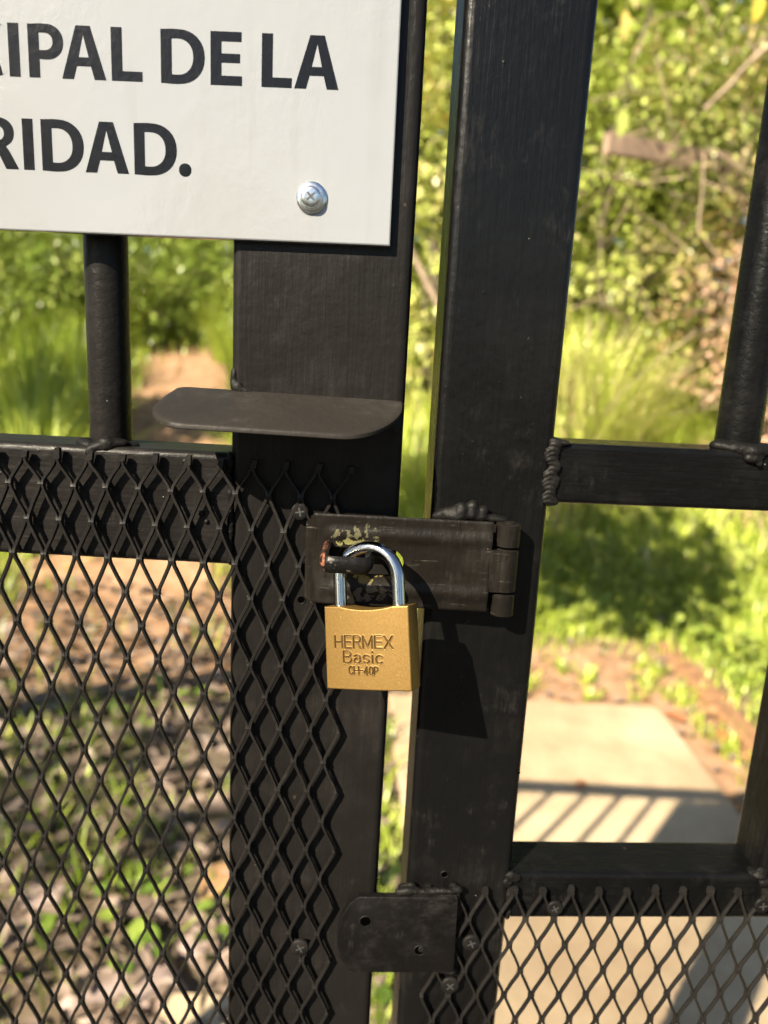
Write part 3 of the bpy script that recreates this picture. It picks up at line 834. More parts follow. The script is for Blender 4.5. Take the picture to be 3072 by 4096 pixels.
def L_P(w):
    return [[(0, 0), (S, 0), (S, 7.4), (6, 7.3)] + ell(w - 7.6, 14.2, 7.6, 6.95, -90, 90) + [(5.5, CH + .2), (0, CH - .1)], [(S, 10.9)] + ell(w - 8.2, 14.3, 3.6, 3.4, -90, 90, 12) + [(S, 17.7)]]
def L_R(w):
    return [[(0, 0), (S, 0), (S, 8.2), (6.6, 8.2), (7.9, 7.0), (11.2, 0), (w, 0), (13.0, 7.4), (11.6, 9.3)] + ell(w - 9.0, 15.0, 7.4, 6.15, -40, 90) + [(5.5, CH + .2), (0, CH - .1)], [(S, 11.6)] + ell(w - 9.4, 14.7, 3.4, 3.1, -90, 90, 12) + [(S, 17.8)]]
def L_C(w):
    return [ell(11, CH / 2, 11, CH / 2 + .4, 52, 308, 26)[::1] + [(w, .6), (w - .9, 4.3)] + ell(11.4, CH / 2, 6.4, CH / 2 - 3.3, 300, 60, 22) + [(w - .8, 16.6), (w, 20.2)]]
def L_dot(w): return [ell(2.75, 2.6, 2.75, 2.75, 0, 348, 29)]
dg = None
def letter(loops, u0, v0):
    cu = bpy.data.curves.new('glyph', 'CURVE'); cu.dimensions = '2D'; cu.fill_mode = 'BOTH'; cu.extrude = .06
    for lp in loops:
        sp = cu.splines.new('POLY'); sp.points.add(len(lp) - 1); sp.use_cyclic_u = True
        for p, q in zip(sp.points, lp): p.co = (q[0], q[1], 0, 1)
    o = bpy.data.objects.new('glyph', cu); col.objects.link(o)
    dgr = bpy.context.evaluated_depsgraph_get()
    me = bpy.data.meshes.new_from_object(o.evaluated_get(dgr))
    V = [sg(u0 + v.co.x, v0 + v.co.y, -.05 - v.co.z) for v in me.vertices]
    Fc = [tuple(p.vertices) for p in me.polygons]
    bpy.data.objects.remove(o); bpy.data.curves.remove(cu); bpy.data.meshes.remove(me)
    mk('letter', V, Fc, M['letter'], sign)
B1, B2 = 63.4, 25.8
for fn_, u, w in ((L_C, -188.4, 16.2), (L_I, -169.2, S), (L_P, -160.6, 15.3), (L_A, -146.3, 19.3), (L_L, -124.6, 13.4), (L_D, -103.1, 19.1), (L_E, -81.5, 13.7), (L_L, -59.3, 13.2), (L_A, -45.0, 19.3)):
    letter(fn_(w), u, B1)
for fn_, u, w in ((L_R, -184.3, 17.0), (L_I, -165.1, S), (L_D, -156.8, 18.8), (L_A, -137.5, 19.4), (L_D, -115.6, 19.0), (L_dot, -95.7, 5)):
    letter(fn_(w), u, B2)
# screw and washer
sc_c = sg(-36.1, 18.9, -.1)
def washer(c):
    seg = 36; rings = []
    for r_, y in ((6.9, .1), (6.9, -.6), (6.5, -1.0), (5.0, -1.25), (4.0, -1.3)):
        rings.append([(c[0] + r_ * math.cos(2 * math.pi * i / seg), c[1] + y, c[2] + r_ * math.sin(2 * math.pi * i / seg)) for i in range(seg)])
    v, f = sweep(rings)
    return mk('washer', v, f, M['zinc'], None, 40) if False else (v, f)
v, f = washer(sc_c)
wsh = mk('washer', v, f, M['zinc'], sign, 40)
pan_screw(sign, (sc_c[0], sc_c[1] - 1.25, sc_c[2]), 4.7, M['zinc'], tilt=.75, h=2.6)

# ------------------------------------------------------------------ padlock
def eul(rx, ry, rz):
    return Matrix.Rotation(rz, 3, 'Z') @ Matrix.Rotation(ry, 3, 'Y') @ Matrix.Rotation(rx, 3, 'X')
LM = eul(*[math.radians(a) for a in (-12.5, -10.3, -19.5)])
LC = Vector((-4.4, 291, -123)) * 1.04
def lk(p): return tuple(LM @ Vector(p) + LC)
pad = thing('padlock', W(lk((0, 6, -18.9))), 'brass coloured padlock with chromed shackle hanging from the hasp', 'padlock')
BW, BH, BT = 41.6, 37.8, 12.6
def A_(cx, cy, rx, ry, a0, a1, n=10): return [(cx + rx * math.cos(math.radians(a0 + (a1 - a0) * k / n)), cy + ry * math.sin(math.radians(a0 + (a1 - a0) * k / n))) for k in range(n + 1)]
GL = {
 'H': (.72, [[(0, 0), (0, 1)], [(.72, 0), (.72, 1)], [(0, .5), (.72, .5)]]),
 'E': (.62, [[(.62, 0), (0, 0), (0, 1), (.62, 1)], [(0, .5), (.55, .5)]]),
 'R': (.66, [[(0, 0), (0, 1), (.40, 1)] + A_(.40, .75, .26, .25, 90, -90) + [(0, .5)], [(.36, .5), (.66, 0)]]),
 'M': (.86, [[(0, 0), (0, 1), (.43, .12), (.86, 1), (.86, 0)]]),
 'X': (.74, [[(0, 0), (.74, 1)], [(0, 1), (.74, 0)]]),
 'B': (.62, [[(0, 0), (0, 1), (.36, 1)] + A_(.36, .76, .22, .24, 90, -90) + [(0, .52)], [(.36, .52)] + A_(.36, .26, .26, .26, 90, -90) + [(0, 0)]]),
 'a': (.50, [[(.02, .60)] + A_(.26, .50, .22, .18, 140, 0) + [(.48, .08), (.54, .0)], A_(.26, .20, .24, .20, 70, 400, 16)]),
 's': (.46, [A_(.24, .51, .21, .16, 30, 250, 10) + A_(.24, .17, .22, .17, 80, -150, 10)]),
 'i': (.08, [[(.04, 0), (.04, .66)], [(.04, .90), (.04, .98)]]),
 'c': (.50, [A_(.27, .33, .26, .33, 45, 315, 16)]),
 'C': (.52, [A_(.27, .5, .27, .5, 40, 320, 18)]),
 '-': (.40, [[(.04, .5), (.36, .5)]]),
 '4': (.56, [[(.40, 0), (.40, 1), (0, .28), (.56, .28)]]),
 '0': (.50, [A_(.25, .5, .25, .5, 0, 360, 20)]),
 'P': (.52, [[(0, 0), (0, 1), (.28, 1)] + A_(.28, .74, .24, .26, 90, -90) + [(0, .48)]]),
 'D': (.60, [[(0, 0), (0, 1), (.26, 1)] + A_(.26, .5, .34, .5, 90, -90) + [(0, 0)]]),
 'A': (.66, [[(0, 0), (.33, 1), (.66, 0)], [(.12, .36), (.54, .36)]]),
 'N': (.66, [[(0, 0), (0, 1), (.66, 0), (.66, 1)]]),
}
def text_strokes(s, h, gap):
    x = 0; out = []
    for ch in s:
        w, ss = GL[ch]
        for st_ in ss: out.append([(x + px * h, py * h) for px, py in st_])
        x += w * h + gap * h
    return out, x - gap * h
segs = []
def put(s, x0, x1, zb, h, gap):
    ss, w = text_strokes(s, h, gap); k = (x1 - x0) / w
    for st_ in ss:
        for a, c in zip(st_, st_[1:]): segs.append((x0 + a[0] * k, zb + a[1], x0 + c[0] * k, zb + c[1]))
zt = BH / 2
put('HERMEX', -15.4, 12.9, zt - 18.9, 5.4, .26)
put('Basic', -11.2, 8.0, zt - 25.6, 5.1, .22)
NBIG = len(segs)
put('CH-40P', -8.6, 5.6, zt - 30.8, 3.5, .20)
NXL, NZL = 300, 270
def scoop(x):                                  # saddle cut into the top of the body
    t = (x - .5) / 13.0
    return 1.6 * max(0, 1 - t * t) ** 1.0 if abs(t) < 1 else 0
grid_h = [[0.0] * (NXL + 1) for _ in range(NZL + 1)]
gw = .50
for sidx, (ax, az, bx_, bz) in enumerate(segs):
    gw = .46 if sidx < NBIG else .36
    i0 = max(0, int((min(ax, bx_) - 1.2 + BW / 2) / BW * NXL)); i1 = min(NXL, int((max(ax, bx_) + 1.2 + BW / 2) / BW * NXL) + 1)
    j0 = max(0, int((min(az, bz) - 1.2 + BH / 2) / BH * NZL)); j1 = min(NZL, int((max(az, bz) + 1.2 + BH / 2) / BH * NZL) + 1)
    dx, dz = bx_ - ax, bz - az; LL = dx * dx + dz * dz + 1e-9
    for j in range(j0, j1 + 1):
        z = -BH / 2 + BH * j / NZL
        for i in range(i0, i1 + 1):
            x = -BW / 2 + BW * i / NXL
            t = max(0, min(1, ((x - ax) * dx + (z - az) * dz) / LL))
            d = math.hypot(x - ax - t * dx, z - az - t * dz)
            h = 1 - sstep(gw * .35, gw, d)
            lip = math.exp(-((d - gw - .12) / .14) ** 2) * .10      # raised burr beside the stroke
            if h > 0: grid_h[j][i] = max(grid_h[j][i], h)
            elif grid_h[j][i] <= 0: grid_h[j][i] = min(grid_h[j][i], -lip)
def body_y(x, z):
    return -1.25 * (1 - (x / (BW / 2)) ** 2)
V = []; Fc = []
for j in range(NZL + 1):
    for i in range(NXL + 1):
        x = -BW / 2 + BW * i / NXL
        ztop = BH / 2 - scoop(x)
        z = -BH / 2 + BH * j / NZL
        if z > BH / 2 - 6: z = BH / 2 - 6 + (z - (BH / 2 - 6)) / 6 * (ztop - (BH / 2 - 6))
        e = min(x + BW / 2, BW / 2 - x, z + BH / 2, ztop - z); rr_ = .55
        ed = rr_ * (1 - math.sqrt(max(0, 1 - (1 - min(1, e / rr_)) ** 2)))
        V.append((x, body_y(x, z) + ed + .58 * grid_h[j][i], z))
nf = len(V); row = NXL + 1
for j in range(NZL):
    for i in range(NXL):
        a = j * row + i; Fc.append((a, a + 1, a + row + 1, a + row))
rim = [i for i in range(NXL + 1)] + [j * row + NXL for j in range(1, NZL + 1)] + [NZL * row + i for i in range(NXL - 1, -1, -1)] + [j * row for j in range(NZL - 1, 0, -1)]
n = len(rim)
for k, (yk, ins) in enumerate(((BT - .5, 0), (BT, .5))):
    for r_ in rim:
        x, y, z = V[r_]
        sx = (BW / 2 - ins) / (BW / 2)
        V.append((x * sx, yk - body_y(x, z) * .9, z * (BH / 2 - ins) / (BH / 2)))
prev = rim
for k in range(2):
    cur = [nf + k * n + i for i in range(n)]
    for i in range(n):
        a, c = prev[i], prev[(i + 1) % n]; Fc.append((a, cur[i], cur[(i + 1) % n], c))
    prev = cur
Fc.append(tuple(prev))
m, nt, b = new_mat('brass_lacquer')
n1, _ = tex(nt, (1, 1, 1), 1500, 3, .7); n2, _ = tex(nt, (1, 1, 1), 90, 4, .6); n3, _ = tex(nt, (1, 1, 1), 1200, 2, .5)
c = mixc(nt, ramp(nt, n1.outputs['Fac'], [(.32, g(0)), (.68, g(1))]).outputs['Color'], (.152, .088, .022), (.225, .135, .038))
c = mixc(nt, ramp(nt, n2.outputs['Fac'], [(.5, g(0)), (.8, g(.35))]).outputs['Color'], c, (.20, .112, .022))
sn, _ = tex(nt, (900, 900, 45), 1.0, 3, .6, rot=(0, .9, 0)); sm, _ = tex(nt, (1, 1, 1), 60, 3, .6, loc=(1, 7, 3))
scr = mathn(nt, 'MULTIPLY', ramp(nt, sn.outputs['Fac'], [(.66, g(0)), (.72, g(1))]).outputs['Color'], ramp(nt, sm.outputs['Fac'], [(.5, g(0)), (.62, g(.5))]).outputs['Color'])
c = mixc(nt, scr, c, (.36, .26, .11))
ga = nd(nt, 'ShaderNodeAttribute', attribute_name='groove_tone')
c = mixc(nt, mathn(nt, 'MULTIPLY', ga.outputs['Fac'], .8), c, (.055, .030, .010))  # stamped letters get a darker colour with groove depth
nt.links.new(c, b.inputs['Base Color']); b.inputs['Metallic'].default_value = .62; b.inputs['Roughness'].default_value = .40
bumps(nt, b, [(n3.outputs['Fac'], .00006, .5), (n2.outputs['Fac'], .0002, .12)])
M['brass'] = m
body = mk('body', [lk(p) for p in V], Fc, M['brass'], pad, 32)
gat = body.data.attributes.new('groove_tone', 'FLOAT', 'POINT')
gat.data.foreach_set('value', [max(0.0, h_) for r_ in grid_h for h_ in r_] + [0.0] * (len(V) - nf))
# tiny punch mark and side pin
pv, pf = sweep([[lk((BW / 2 + dx, 6.2 + r_ * math.cos(2 * math.pi * i / 16), 4.0 + r_ * math.sin(2 * math.pi * i / 16))) for i in range(16)] for r_, dx in ((.95, -.2), (.95, .12), (.75, .2), (.6, .02))])
mk('side_pin', pv, pf, M['brass'], body, 30)
# shackle
m, nt, b = new_mat('chrome')
n1, _ = tex(nt, (700, 700, 60), 1.0, 3, .6); n2, _ = tex(nt, (1, 1, 1), 700, 3, .6)
b.inputs['Base Color'].default_value = (.46, .47, .47, 1); b.inputs['Metallic'].default_value = 1.0
nt.links.new(mathn(nt, 'ADD', mathn(nt, 'MULTIPLY', n2.outputs['Fac'], .10), .06), b.inputs['Roughness'])
bumps(nt, b, [(n1.outputs['Fac'], .00008, .35), (n2.outputs['Fac'], .00005, .5)])
M['chrome'] = m
XL, XR, SR = -15.0, 14.3, 3.1
xc, ra = (XL + XR) / 2, (XR - XL) / 2
top_z = BH / 2 + 12.2                         # where the bow begins
def sh_path():
    P = []
    for k in range(8): P.append((XL, 6.0, BH / 2 - 4 + (top_z - BH / 2 + 4) * k / 8))
    for k in range(33):
        a = math.pi * (1 - k / 32); P.append((xc + ra * math.cos(a), 6.0, top_z + ra * math.sin(a)))
    for k in range(1, 9): P.append((XR, 6.0, top_z - (top_z - BH / 2 + 4) * k / 8))
    return P
P = sh_path(); rings = []; seg = 28
for i, p in enumerate(P):
    a = Vector(P[max(0, i - 1)]); c = Vector(P[min(len(P) - 1, i + 1)]); t = (c - a).normalized()
    s1 = Vector((t.z, 0, -t.x)); s2 = Vector((0, 1, 0))
    rings.append([lk(Vector(p) + s1 * SR * math.cos(2 * math.pi * k / seg) + s2 * SR * math.sin(2 * math.pi * k / seg)) for k in range(seg)])
v, f = sweep(rings)
shk = mk('shackle', v, f, M['chrome'], pad, 60)
# stamped word round the bow
ss, w = text_strokes('HARDENED', 2.6, .22)
V, Fc = [], []
for st_ in ss:
    for a, c in zip(st_, st_[1:]):
        d = Vector((c[0] - a[0], c[1] - a[1]));
        if d.length < 1e-6: continue
        d.normalize(); nn = Vector((-d.y, d.x)) * .17; b0 = len(V)
        for q, sgn in ((a, 1), (a, -1), (c, -1), (c, 1)):
            s_, tt = q[0] + nn.x * sgn, q[1] + nn.y * sgn
            ang = math.radians(138) - (s_ / (ra)) * .98          # along the bow
            th = math.radians(-90) + (tt - 1.3) / SR              # round the wire, facing front
            rad = SR + .03
            ctr = Vector((xc + ra * math.cos(ang), 6.0, top_z + ra * math.sin(ang)))
            out = Vector((math.cos(ang), 0, math.sin(ang)))
            V.append(lk(ctr + out * rad * math.cos(th) + Vector((0, 1, 0)) * rad * math.sin(th)))
        Fc.append((b0, b0 + 1, b0 + 2, b0 + 3))
mk('stamped_word', V, Fc, simple('stamp_dark', (.03, .032, .035), .4, .4), shk)

# ------------------------------------------------------------------ plants
def leaf_mat(name, stops, rough=.30, trans=.14, nscale=6.0):
    m, nt, b = new_mat(name)
    at = nd(nt, 'ShaderNodeAttribute', attribute_name='tint')
    c = ramp(nt, at.outputs['Fac'], stops).outputs['Color']
    nt.links.new(c, b.inputs['Base Color']); b.inputs['Roughness'].default_value = rough
    tr = nd(nt, 'ShaderNodeBsdfTranslucent'); nt.links.new(mixc(nt, .5, c, (.30, .34, .03), 'MIX') if trans else c, tr.inputs['Color'])
    mx = nd(nt, 'ShaderNodeMixShader'); mx.inputs[0].default_value = trans
    nt.links.new(b.outputs[0], mx.inputs[1]); nt.links.new(tr.outputs[0], mx.inputs[2])
    nt.links.new(mx.outputs[0], nt.nodes['Material Output'].inputs['Surface'])
    return m
M['leaf_green'] = leaf_mat('leaf_green', [(0, (.04, .075, .012)), (.4, (.11, .18, .026)), (.75, (.23, .30, .05)), (1, (.38, .42, .12))])
M['leaf_yellow'] = leaf_mat('leaf_yellow_green', [(0, (.10, .12, .018)), (.3, (.26, .33, .05)), (.6, (.47, .52, .13)), (.8, (.62, .57, .24)), (.93, (.68, .52, .14)), (1, (.74, .54, .07))])
M['leaf_mixed'] = leaf_mat('leaf_mixed_dry', [(0, (.07, .10, .02)), (.25, (.19, .23, .05)), (.45, (.42, .42, .14)), (.58, (.52, .40, .18)), (.75, (.52, .31, .19)), (1, (.68, .44, .32))], trans=.10)
M['leaf_dark'] = leaf_mat('leaf_dark', [(0, (.016, .032, .008)), (.5, (.036, .066, .014)), (1, (.075, .115, .028))], trans=.10)
M['grass'] = leaf_mat('grass_blade', [(0, (.06, .10, .012)), (.4, (.18, .25, .022)), (.75, (.46, .55, .070)), (.92, (.64, .70, .15)), (1, (.60, .50, .25))], rough=.40, trans=.14)
M['litter'] = leaf_mat('dead_leaf', [(0, (.10, .070, .052)), (.3, (.17, .122, .090)), (.6, (.25, .185, .145)), (.85, (.34, .21, .10)), (1, (.44, .16, .07))], rough=.55, trans=.06)
M['bark'] = simple('bark', (.11, .085, .06), .9, 0, 40, .5, .006)
M['twig'] = simple('pale_twig', (.30, .22, .15), .8, 0, 30, .35, .002)
M['edging'] = simple('brown_edging', (.26, .135, .062), .9, 0, 18, .4, .004)
M['wood'] = simple('weathered_wood', (.26, .18, .125), .85, 0, 18, .35, .003)
M['stone'] = simple('pink_stone', (.30, .225, .195), .85, 0, 14, .35, .01)

class Leaves:
    def __init__(s): s.v = []; s.f = []; s.t = []
    def leaf(s, p, d, up, L, w, tint, fold=.25, curl=.2):
        d = d.normalized(); side = d.cross(up)
        if side.length < 1e-4: side = Vector((1, 0, 0))
        side.normalize(); nrm = side.cross(d)
        b0 = len(s.v)
        pts = [p, p + d * L * .35 + side * w * .5 + nrm * fold * w * .5, p + d * L * .72 + side * w * .38 + nrm * (fold * w * .4 - curl * L * .12), p + d * L - nrm * curl * L * .3,
               p + d * L * .72 - side * w * .38 + nrm * (fold * w * .4 - curl * L * .12), p + d * L * .35 - side * w * .5 + nrm * fold * w * .5, p + d * L * .5 - nrm * curl * L * .04]
        s.v += [tuple(q) for q in pts]; s.t += [tint] * 7
        s.f += [(b0, b0 + 1, b0 + 6), (b0 + 1, b0 + 2, b0 + 6), (b0 + 2, b0 + 3, b0 + 6), (b0 + 3, b0 + 4, b0 + 6), (b0 + 4, b0 + 5, b0 + 6), (b0 + 5, b0, b0 + 6)]
    def blade(s, p, d, h, w, bend, tint):
        side = Vector((-d.y, d.x, 0)).normalized(); b0 = len(s.v); n = 3
        for k in range(n):
            t = k / n; c = p + Vector((0, 0, h * (t - .25 * bend * t * t))) + Vector((d.x, d.y, 0)) * (h * bend * t * t)
            ww = w * (1 - .55 * t)
            s.v += [tuple(c - side * ww * .5), tuple(c + side * ww * .5)]; s.t += [tint] * 2
        c = p + Vector((0, 0, h * (1 - .25 * bend))) + Vector((d.x, d.y, 0)) * (h * bend)
        s.v.append(tuple(c)); s.t.append(tint)
        for k in range(n - 1):
            a = b0 + 2 * k; s.f.append((a, a + 1, a + 3, a + 2))
        s.f.append((b0 + 2 * n - 2, b0 + 2 * n - 1, b0 + 2 * n))
    def build(s, name, mat, parent=None):
        o = mk(name, s.v, s.f, mat, parent, True, mm=False)
        a = o.data.attributes.new('tint', 'FLOAT', 'POINT'); a.data.foreach_set('value', s.t)
        return o

def limb(V, Fc, pts, r0, r1, seg=6):
    n = len(pts); base = len(V)
    for i, p in enumerate(pts):
        a, c = pts[max(0, i - 1)], pts[min(n - 1, i + 1)]
        t = (c - a).normalized(); s1 = t.orthogonal().normalized(); s2 = t.cross(s1)
        r = r0 + (r1 - r0) * i / (n - 1)
        for k in range(seg):
            an = 2 * math.pi * k / seg; V.append(tuple(p + s1 * r * math.cos(an) + s2 * r * math.sin(an)))
    for i in range(n - 1):
        for k in range(seg):
            a, c = base + i * seg + k, base + i * seg + (k + 1) % seg
            Fc.append((a, c, c + seg, a + seg))

def shrub(name, label, cat, base, clumps, nleaf, L, w, mat, tint=(.1, .9), group=None, bark='bark', seed=1, dry=None, stem_r=.03, tangle=0):
    """clumps: (dx,dy,z, rx,ry,rz) ellipsoids that make up the crown"""
    r = random.Random(seed)
    bz = terrain(base[0], base[1])
    B = Vector((base[0], base[1], bz)); t = thing(name, B, label, cat, group)
    V, Fc = [], []
    for (dx, dy, z, rx, ry, rz) in clumps:
        e = B + Vector((dx, dy, z)); pts = []
        a = B + Vector((r.uniform(-.06, .06), r.uniform(-.06, .06), -.05))
        for k in range(6):
            q = k / 5; pts.append(a.lerp(e, q) + Vector((r.uniform(-1, 1), r.uniform(-1, 1), 0)) * .05 * (q > 0) + Vector((0, 0, .10 * math.sin(q * math.pi))))
        limb(V, Fc, pts, stem_r, stem_r * .35)
        for _ in range(6):
            d = Vector((r.gauss(0, 1), r.gauss(0, 1), r.gauss(.2, .8))).normalized()
            tip = e + Vector((d.x * rx, d.y * ry, d.z * rz)) * .9
            limb(V, Fc, [pts[3].lerp(pts[5], r.random()), e.lerp(tip, .4) + Vector((0, 0, .04)), tip], stem_r * .4, stem_r * .1, 4)
    mk('trunk' if cat == 'tree' else 'stems', V, Fc, M[bark], t, True, mm=False)
    if tangle:
        TV, TF = [], []
        for _ in range(tangle):
            dx, dy, z, rx, ry, rz = r.choice(clumps)
            p = B + Vector((dx + r.uniform(-1, 1) * rx, dy - ry * r.uniform(.2, 1.0), z + r.uniform(-1, 1) * rz))
            d = Vector((r.gauss(0, 1), r.gauss(0, .4), r.gauss(0, .8))).normalized(); bend = Vector((r.gauss(0, .5), r.gauss(0, .2), -abs(r.gauss(0, .5))))
            L_ = r.uniform(.25, .75); pts = [p + d * L_ * q + bend * L_ * q * q * .6 for q in (0, .2, .4, .6, .8, 1)]
            limb(TV, TF, pts, r.uniform(.004, .008), .002, 5)
        tag(mk('twigs', TV, TF, M['twig'], t, True, mm=False), None, None, None, 'stuff')
    lv = Leaves(); tot = sum(c[3] * c[4] + c[4] * c[5] + c[3] * c[5] for c in clumps)
    for ci, (dx, dy, z, rx, ry, rz) in enumerate(clumps):
        n = int(nleaf * (rx * ry + ry * rz + rx * rz) / tot)
        for _ in range(n):
            d = Vector((r.gauss(0, 1), r.gauss(0, 1), r.gauss(0, 1))).normalized()
            k = r.random() ** .42
            q = noise.noise(Vector((d.x * 2.3 + ci, d.y * 2.3, d.z * 2.3)))
            k *= 1 + .38 * q
            p = B + Vector((dx + d.x * rx * k, dy + d.y * ry * k, z + d.z * rz * k))
            if noise.noise(p * 3.2 + Vector((seed, 0, 0))) < -.22: continue
            g_ = terrain(p.x, p.y)
            if p.z < g_ + .02: p.z = g_ + r.uniform(.02, .12)
            dd = (d + Vector((r.uniform(-1, 1), r.uniform(-1, 1), r.uniform(-1, .4)))).normalized()
            tn = tint[0] + (tint[1] - tint[0]) * max(0, min(1, .5 + .55 * noise.noise(p * 2.1) + r.uniform(-.28, .28)))
            if dry: tn = max(0, min(1, tn + dry(p)))
            sz = r.uniform(.6, 1.25)
            lv.leaf(p, dd, Vector((r.uniform(-.5, .5), r.uniform(-.5, .5), 1)), L * sz, w * sz, tn)
    lv.build('crown' if cat == 'tree' else 'foliage', mat, t)
    return t

# right-hand thicket on the bank
dryf = lambda p: .50 * sstep(2.8, 1.9, p.z) * sstep(1.6, 2.2, p.x) - .06
shrub('shrub', 'dense shrub with dry pinkish leaves low down at right edge', 'shrub', (2.75, 5.0),
      [(-.15, -.25, .35, .50, .5, .40), (.2, -.15, .75, .70, .6, .55), (-.40, -.1, 1.15, .55, .6, .5), (.35, 0, 1.5, .7, .6, .6), (-.3, 0, 1.8, .75, .6, .55), (-.55, .1, 2.6, .8, .6, .6), (.4, .1, 2.5, .8, .6, .65)],
      14000, .050, .030, M['leaf_mixed'], (.08, .78), 'shrubs behind the gate', seed=11, dry=dryf, tangle=150)
shrub('shrub', 'sunlit yellow-green shrub seen right beside the right gate stile', 'shrub', (1.75, 5.7),
      [(.45, 0, .75, .5, .45, .45), (.15, 0, 1.45, .75, .5, .5), (-.25, 0, 2.3, .8, .55, .6), (.45, .1, 1.2, .55, .5, .5), (.4, 0, 2.5, .7, .5, .6)],
      11000, .060, .032, M['leaf_yellow'], (.12, .85), 'shrubs behind the gate', seed=12, tangle=110)
shrub('shrub', 'bright yellow shrub glimpsed through the gap between the gate leaves', 'shrub', (.30, 5.9),
      [(0, 0, .6, .6, .5, .45), (.05, 0, 1.3, .7, .5, .55), (-.05, 0, 2.1, .75, .5, .6), (.1, 0, 2.9, .65, .5, .55)],
      5500, .085, .044, M['leaf_yellow'], (.35, 1.0), 'shrubs behind the gate', seed=13)
shrub('shrub', 'broad green hedge shrub filling the space behind the thicket', 'shrub', (3.0, 6.6),
      [(-1.0, 0, .7, .9, .6, .7), (.1, 0, .8, .9, .6, .7), (-1.3, .2, 1.8, .9, .6, .7), (-.2, .1, 1.9, 1.0, .6, .7), (.9, .1, 1.8, .9, .6, .8), (-.8, .2, 2.8, 1.0, .6, .7), (.4, .2, 2.9, 1.0, .6, .7)],
      10500, .14, .08, M['leaf_yellow'], (.0, .7), 'shrubs behind the gate', seed=14)

shrub('shrub', 'tall pale green hedge shrub behind the gap and the right stile', 'shrub', (1.0, 7.2),
      [(-1.1, 0, .6, .9, .6, .7), (0, 0, .7, .9, .6, .7), (1.0, 0, .7, .9, .6, .7), (-1.0, .1, 1.6, .9, .6, .7), (.1, .1, 1.7, 1.0, .6, .7), (1.1, .1, 1.7, .9, .6, .8), (-.7, .2, 2.7, 1.0, .6, .7), (.5, .2, 2.8, 1.0, .6, .7), (1.4, .2, 2.7, .9, .6, .7), (0, .2, 3.5, 1.1, .6, .6)],
      10500, .15, .085, M['leaf_yellow'], (.05, .75), 'shrubs behind the gate', seed=15)
# farther wall of growth
for k, (x, y, h, mat, tn, lab) in enumerate((
        (-6.2, 11.0, 5.0, 'leaf_dark', (.1, 1), 'dark tree far up the slope at the left'),
        (-3.4, 12.5, 5.4, 'leaf_green', (.0, .7), 'green tree at the top of the dirt track'),
        (-.9, 10.0, 5.6, 'leaf_green', (.1, .8), 'green tree behind the gate stile above the track'),
        (1.0, 8.6, 5.0, 'leaf_yellow', (.0, .7), 'yellow-green tree behind the gap'),
        (3.0, 8.6, 5.0, 'leaf_yellow', (.0, .6), 'green tree behind the right-hand shrubs'),
        (5.2, 8.0, 5.0, 'leaf_green', (.1, .8), 'dark tree at the far right of the thicket'),
        (7.2, 9.2, 5.4, 'leaf_dark', (.1, 1), 'dark tree beyond the thicket at far right'))):
    R3 = random.Random(40 + k)
    cl = [(R3.uniform(-.7, .7), R3.uniform(-.4, .4), h * q, 1.25 * (1.1 - .35 * q), 1.0, .85) for q in (.22, .4, .55, .72, .88)]
    cl += [(-1.0, 0, h * .45, .9, .8, .8), (1.0, 0, h * .5, .9, .8, .8)]
    shrub('tree', lab, 'tree', (x, y), cl, 5200, .17, .095, M[mat], tn, 'trees behind the gate', seed=50 + k, stem_r=.07)
for k, (x, y, lab) in enumerate(((4.6, 4.6, 'rounded green shrub on the bank beyond the right edge'), (6.6, 5.6, 'second rounded green shrub farther along the bank at right'), (-6.6, 5.2, 'green shrub on the bank beyond the left edge'))):
    shrub('shrub', lab, 'shrub', (x, y), [(0, 0, .6, .9, .7, .6), (.6, .2, 1.3, .9, .7, .7), (-.5, .1, 1.5, .9, .7, .7), (.1, .2, 2.3, .9, .7, .7)], 3800, .12, .065, M['leaf_green'], (.15, .9), 'shrubs behind the gate', seed=60 + k)
# slope shrubs on the left
shrub('shrub', 'dark green bush on the bank left of the track', 'shrub', (-4.6, 8.6), [(0, 0, .6, .9, .7, .6), (.7, .2, 1.0, .9, .7, .6), (-.5, 0, 1.2, .8, .7, .6), (.6, .2, 1.3, .8, .7, .6), (1.3, .4, .8, .7, .6, .6)], 7500, .085, .04, M['leaf_green'], (.4, 1.0), 'shrubs behind the gate', seed=21)
shrub('shrub', 'leafy green bush on the bank right of the track', 'shrub', (-1.75, 9.2), [(0, 0, .5, .9, .7, .5), (.55, .2, 1.1, .8, .6, .6), (-.4, .3, 1.2, .8, .6, .6), (-1.2, .5, .8, .8, .6, .7), (.2, .3, 1.9, .8, .6, .6)], 7500, .085, .04, M['leaf_green'], (.4, 1.0), 'shrubs behind the gate', seed=22)

shrub('shrub', 'broad bright green bush closing the view at the top of the track', 'shrub', (-3.4, 10.6),
      [(-1.6, 0, .6, .9, .6, .7), (-.5, 0, .6, .9, .6, .7), (.6, 0, .6, .9, .6, .7), (1.6, 0, .7, .9, .6, .7), (-1.2, .1, 1.6, .9, .6, .7), (0, .1, 1.6, 1.0, .6, .7), (1.1, .1, 1.6, .9, .6, .8), (2.2, .2, 1.4, .9, .6, .7), (-2.4, .2, 1.4, .9, .6, .8)],
      9500, .15, .085, M['leaf_green'], (.4, 1.0), 'shrubs behind the gate', seed=16)
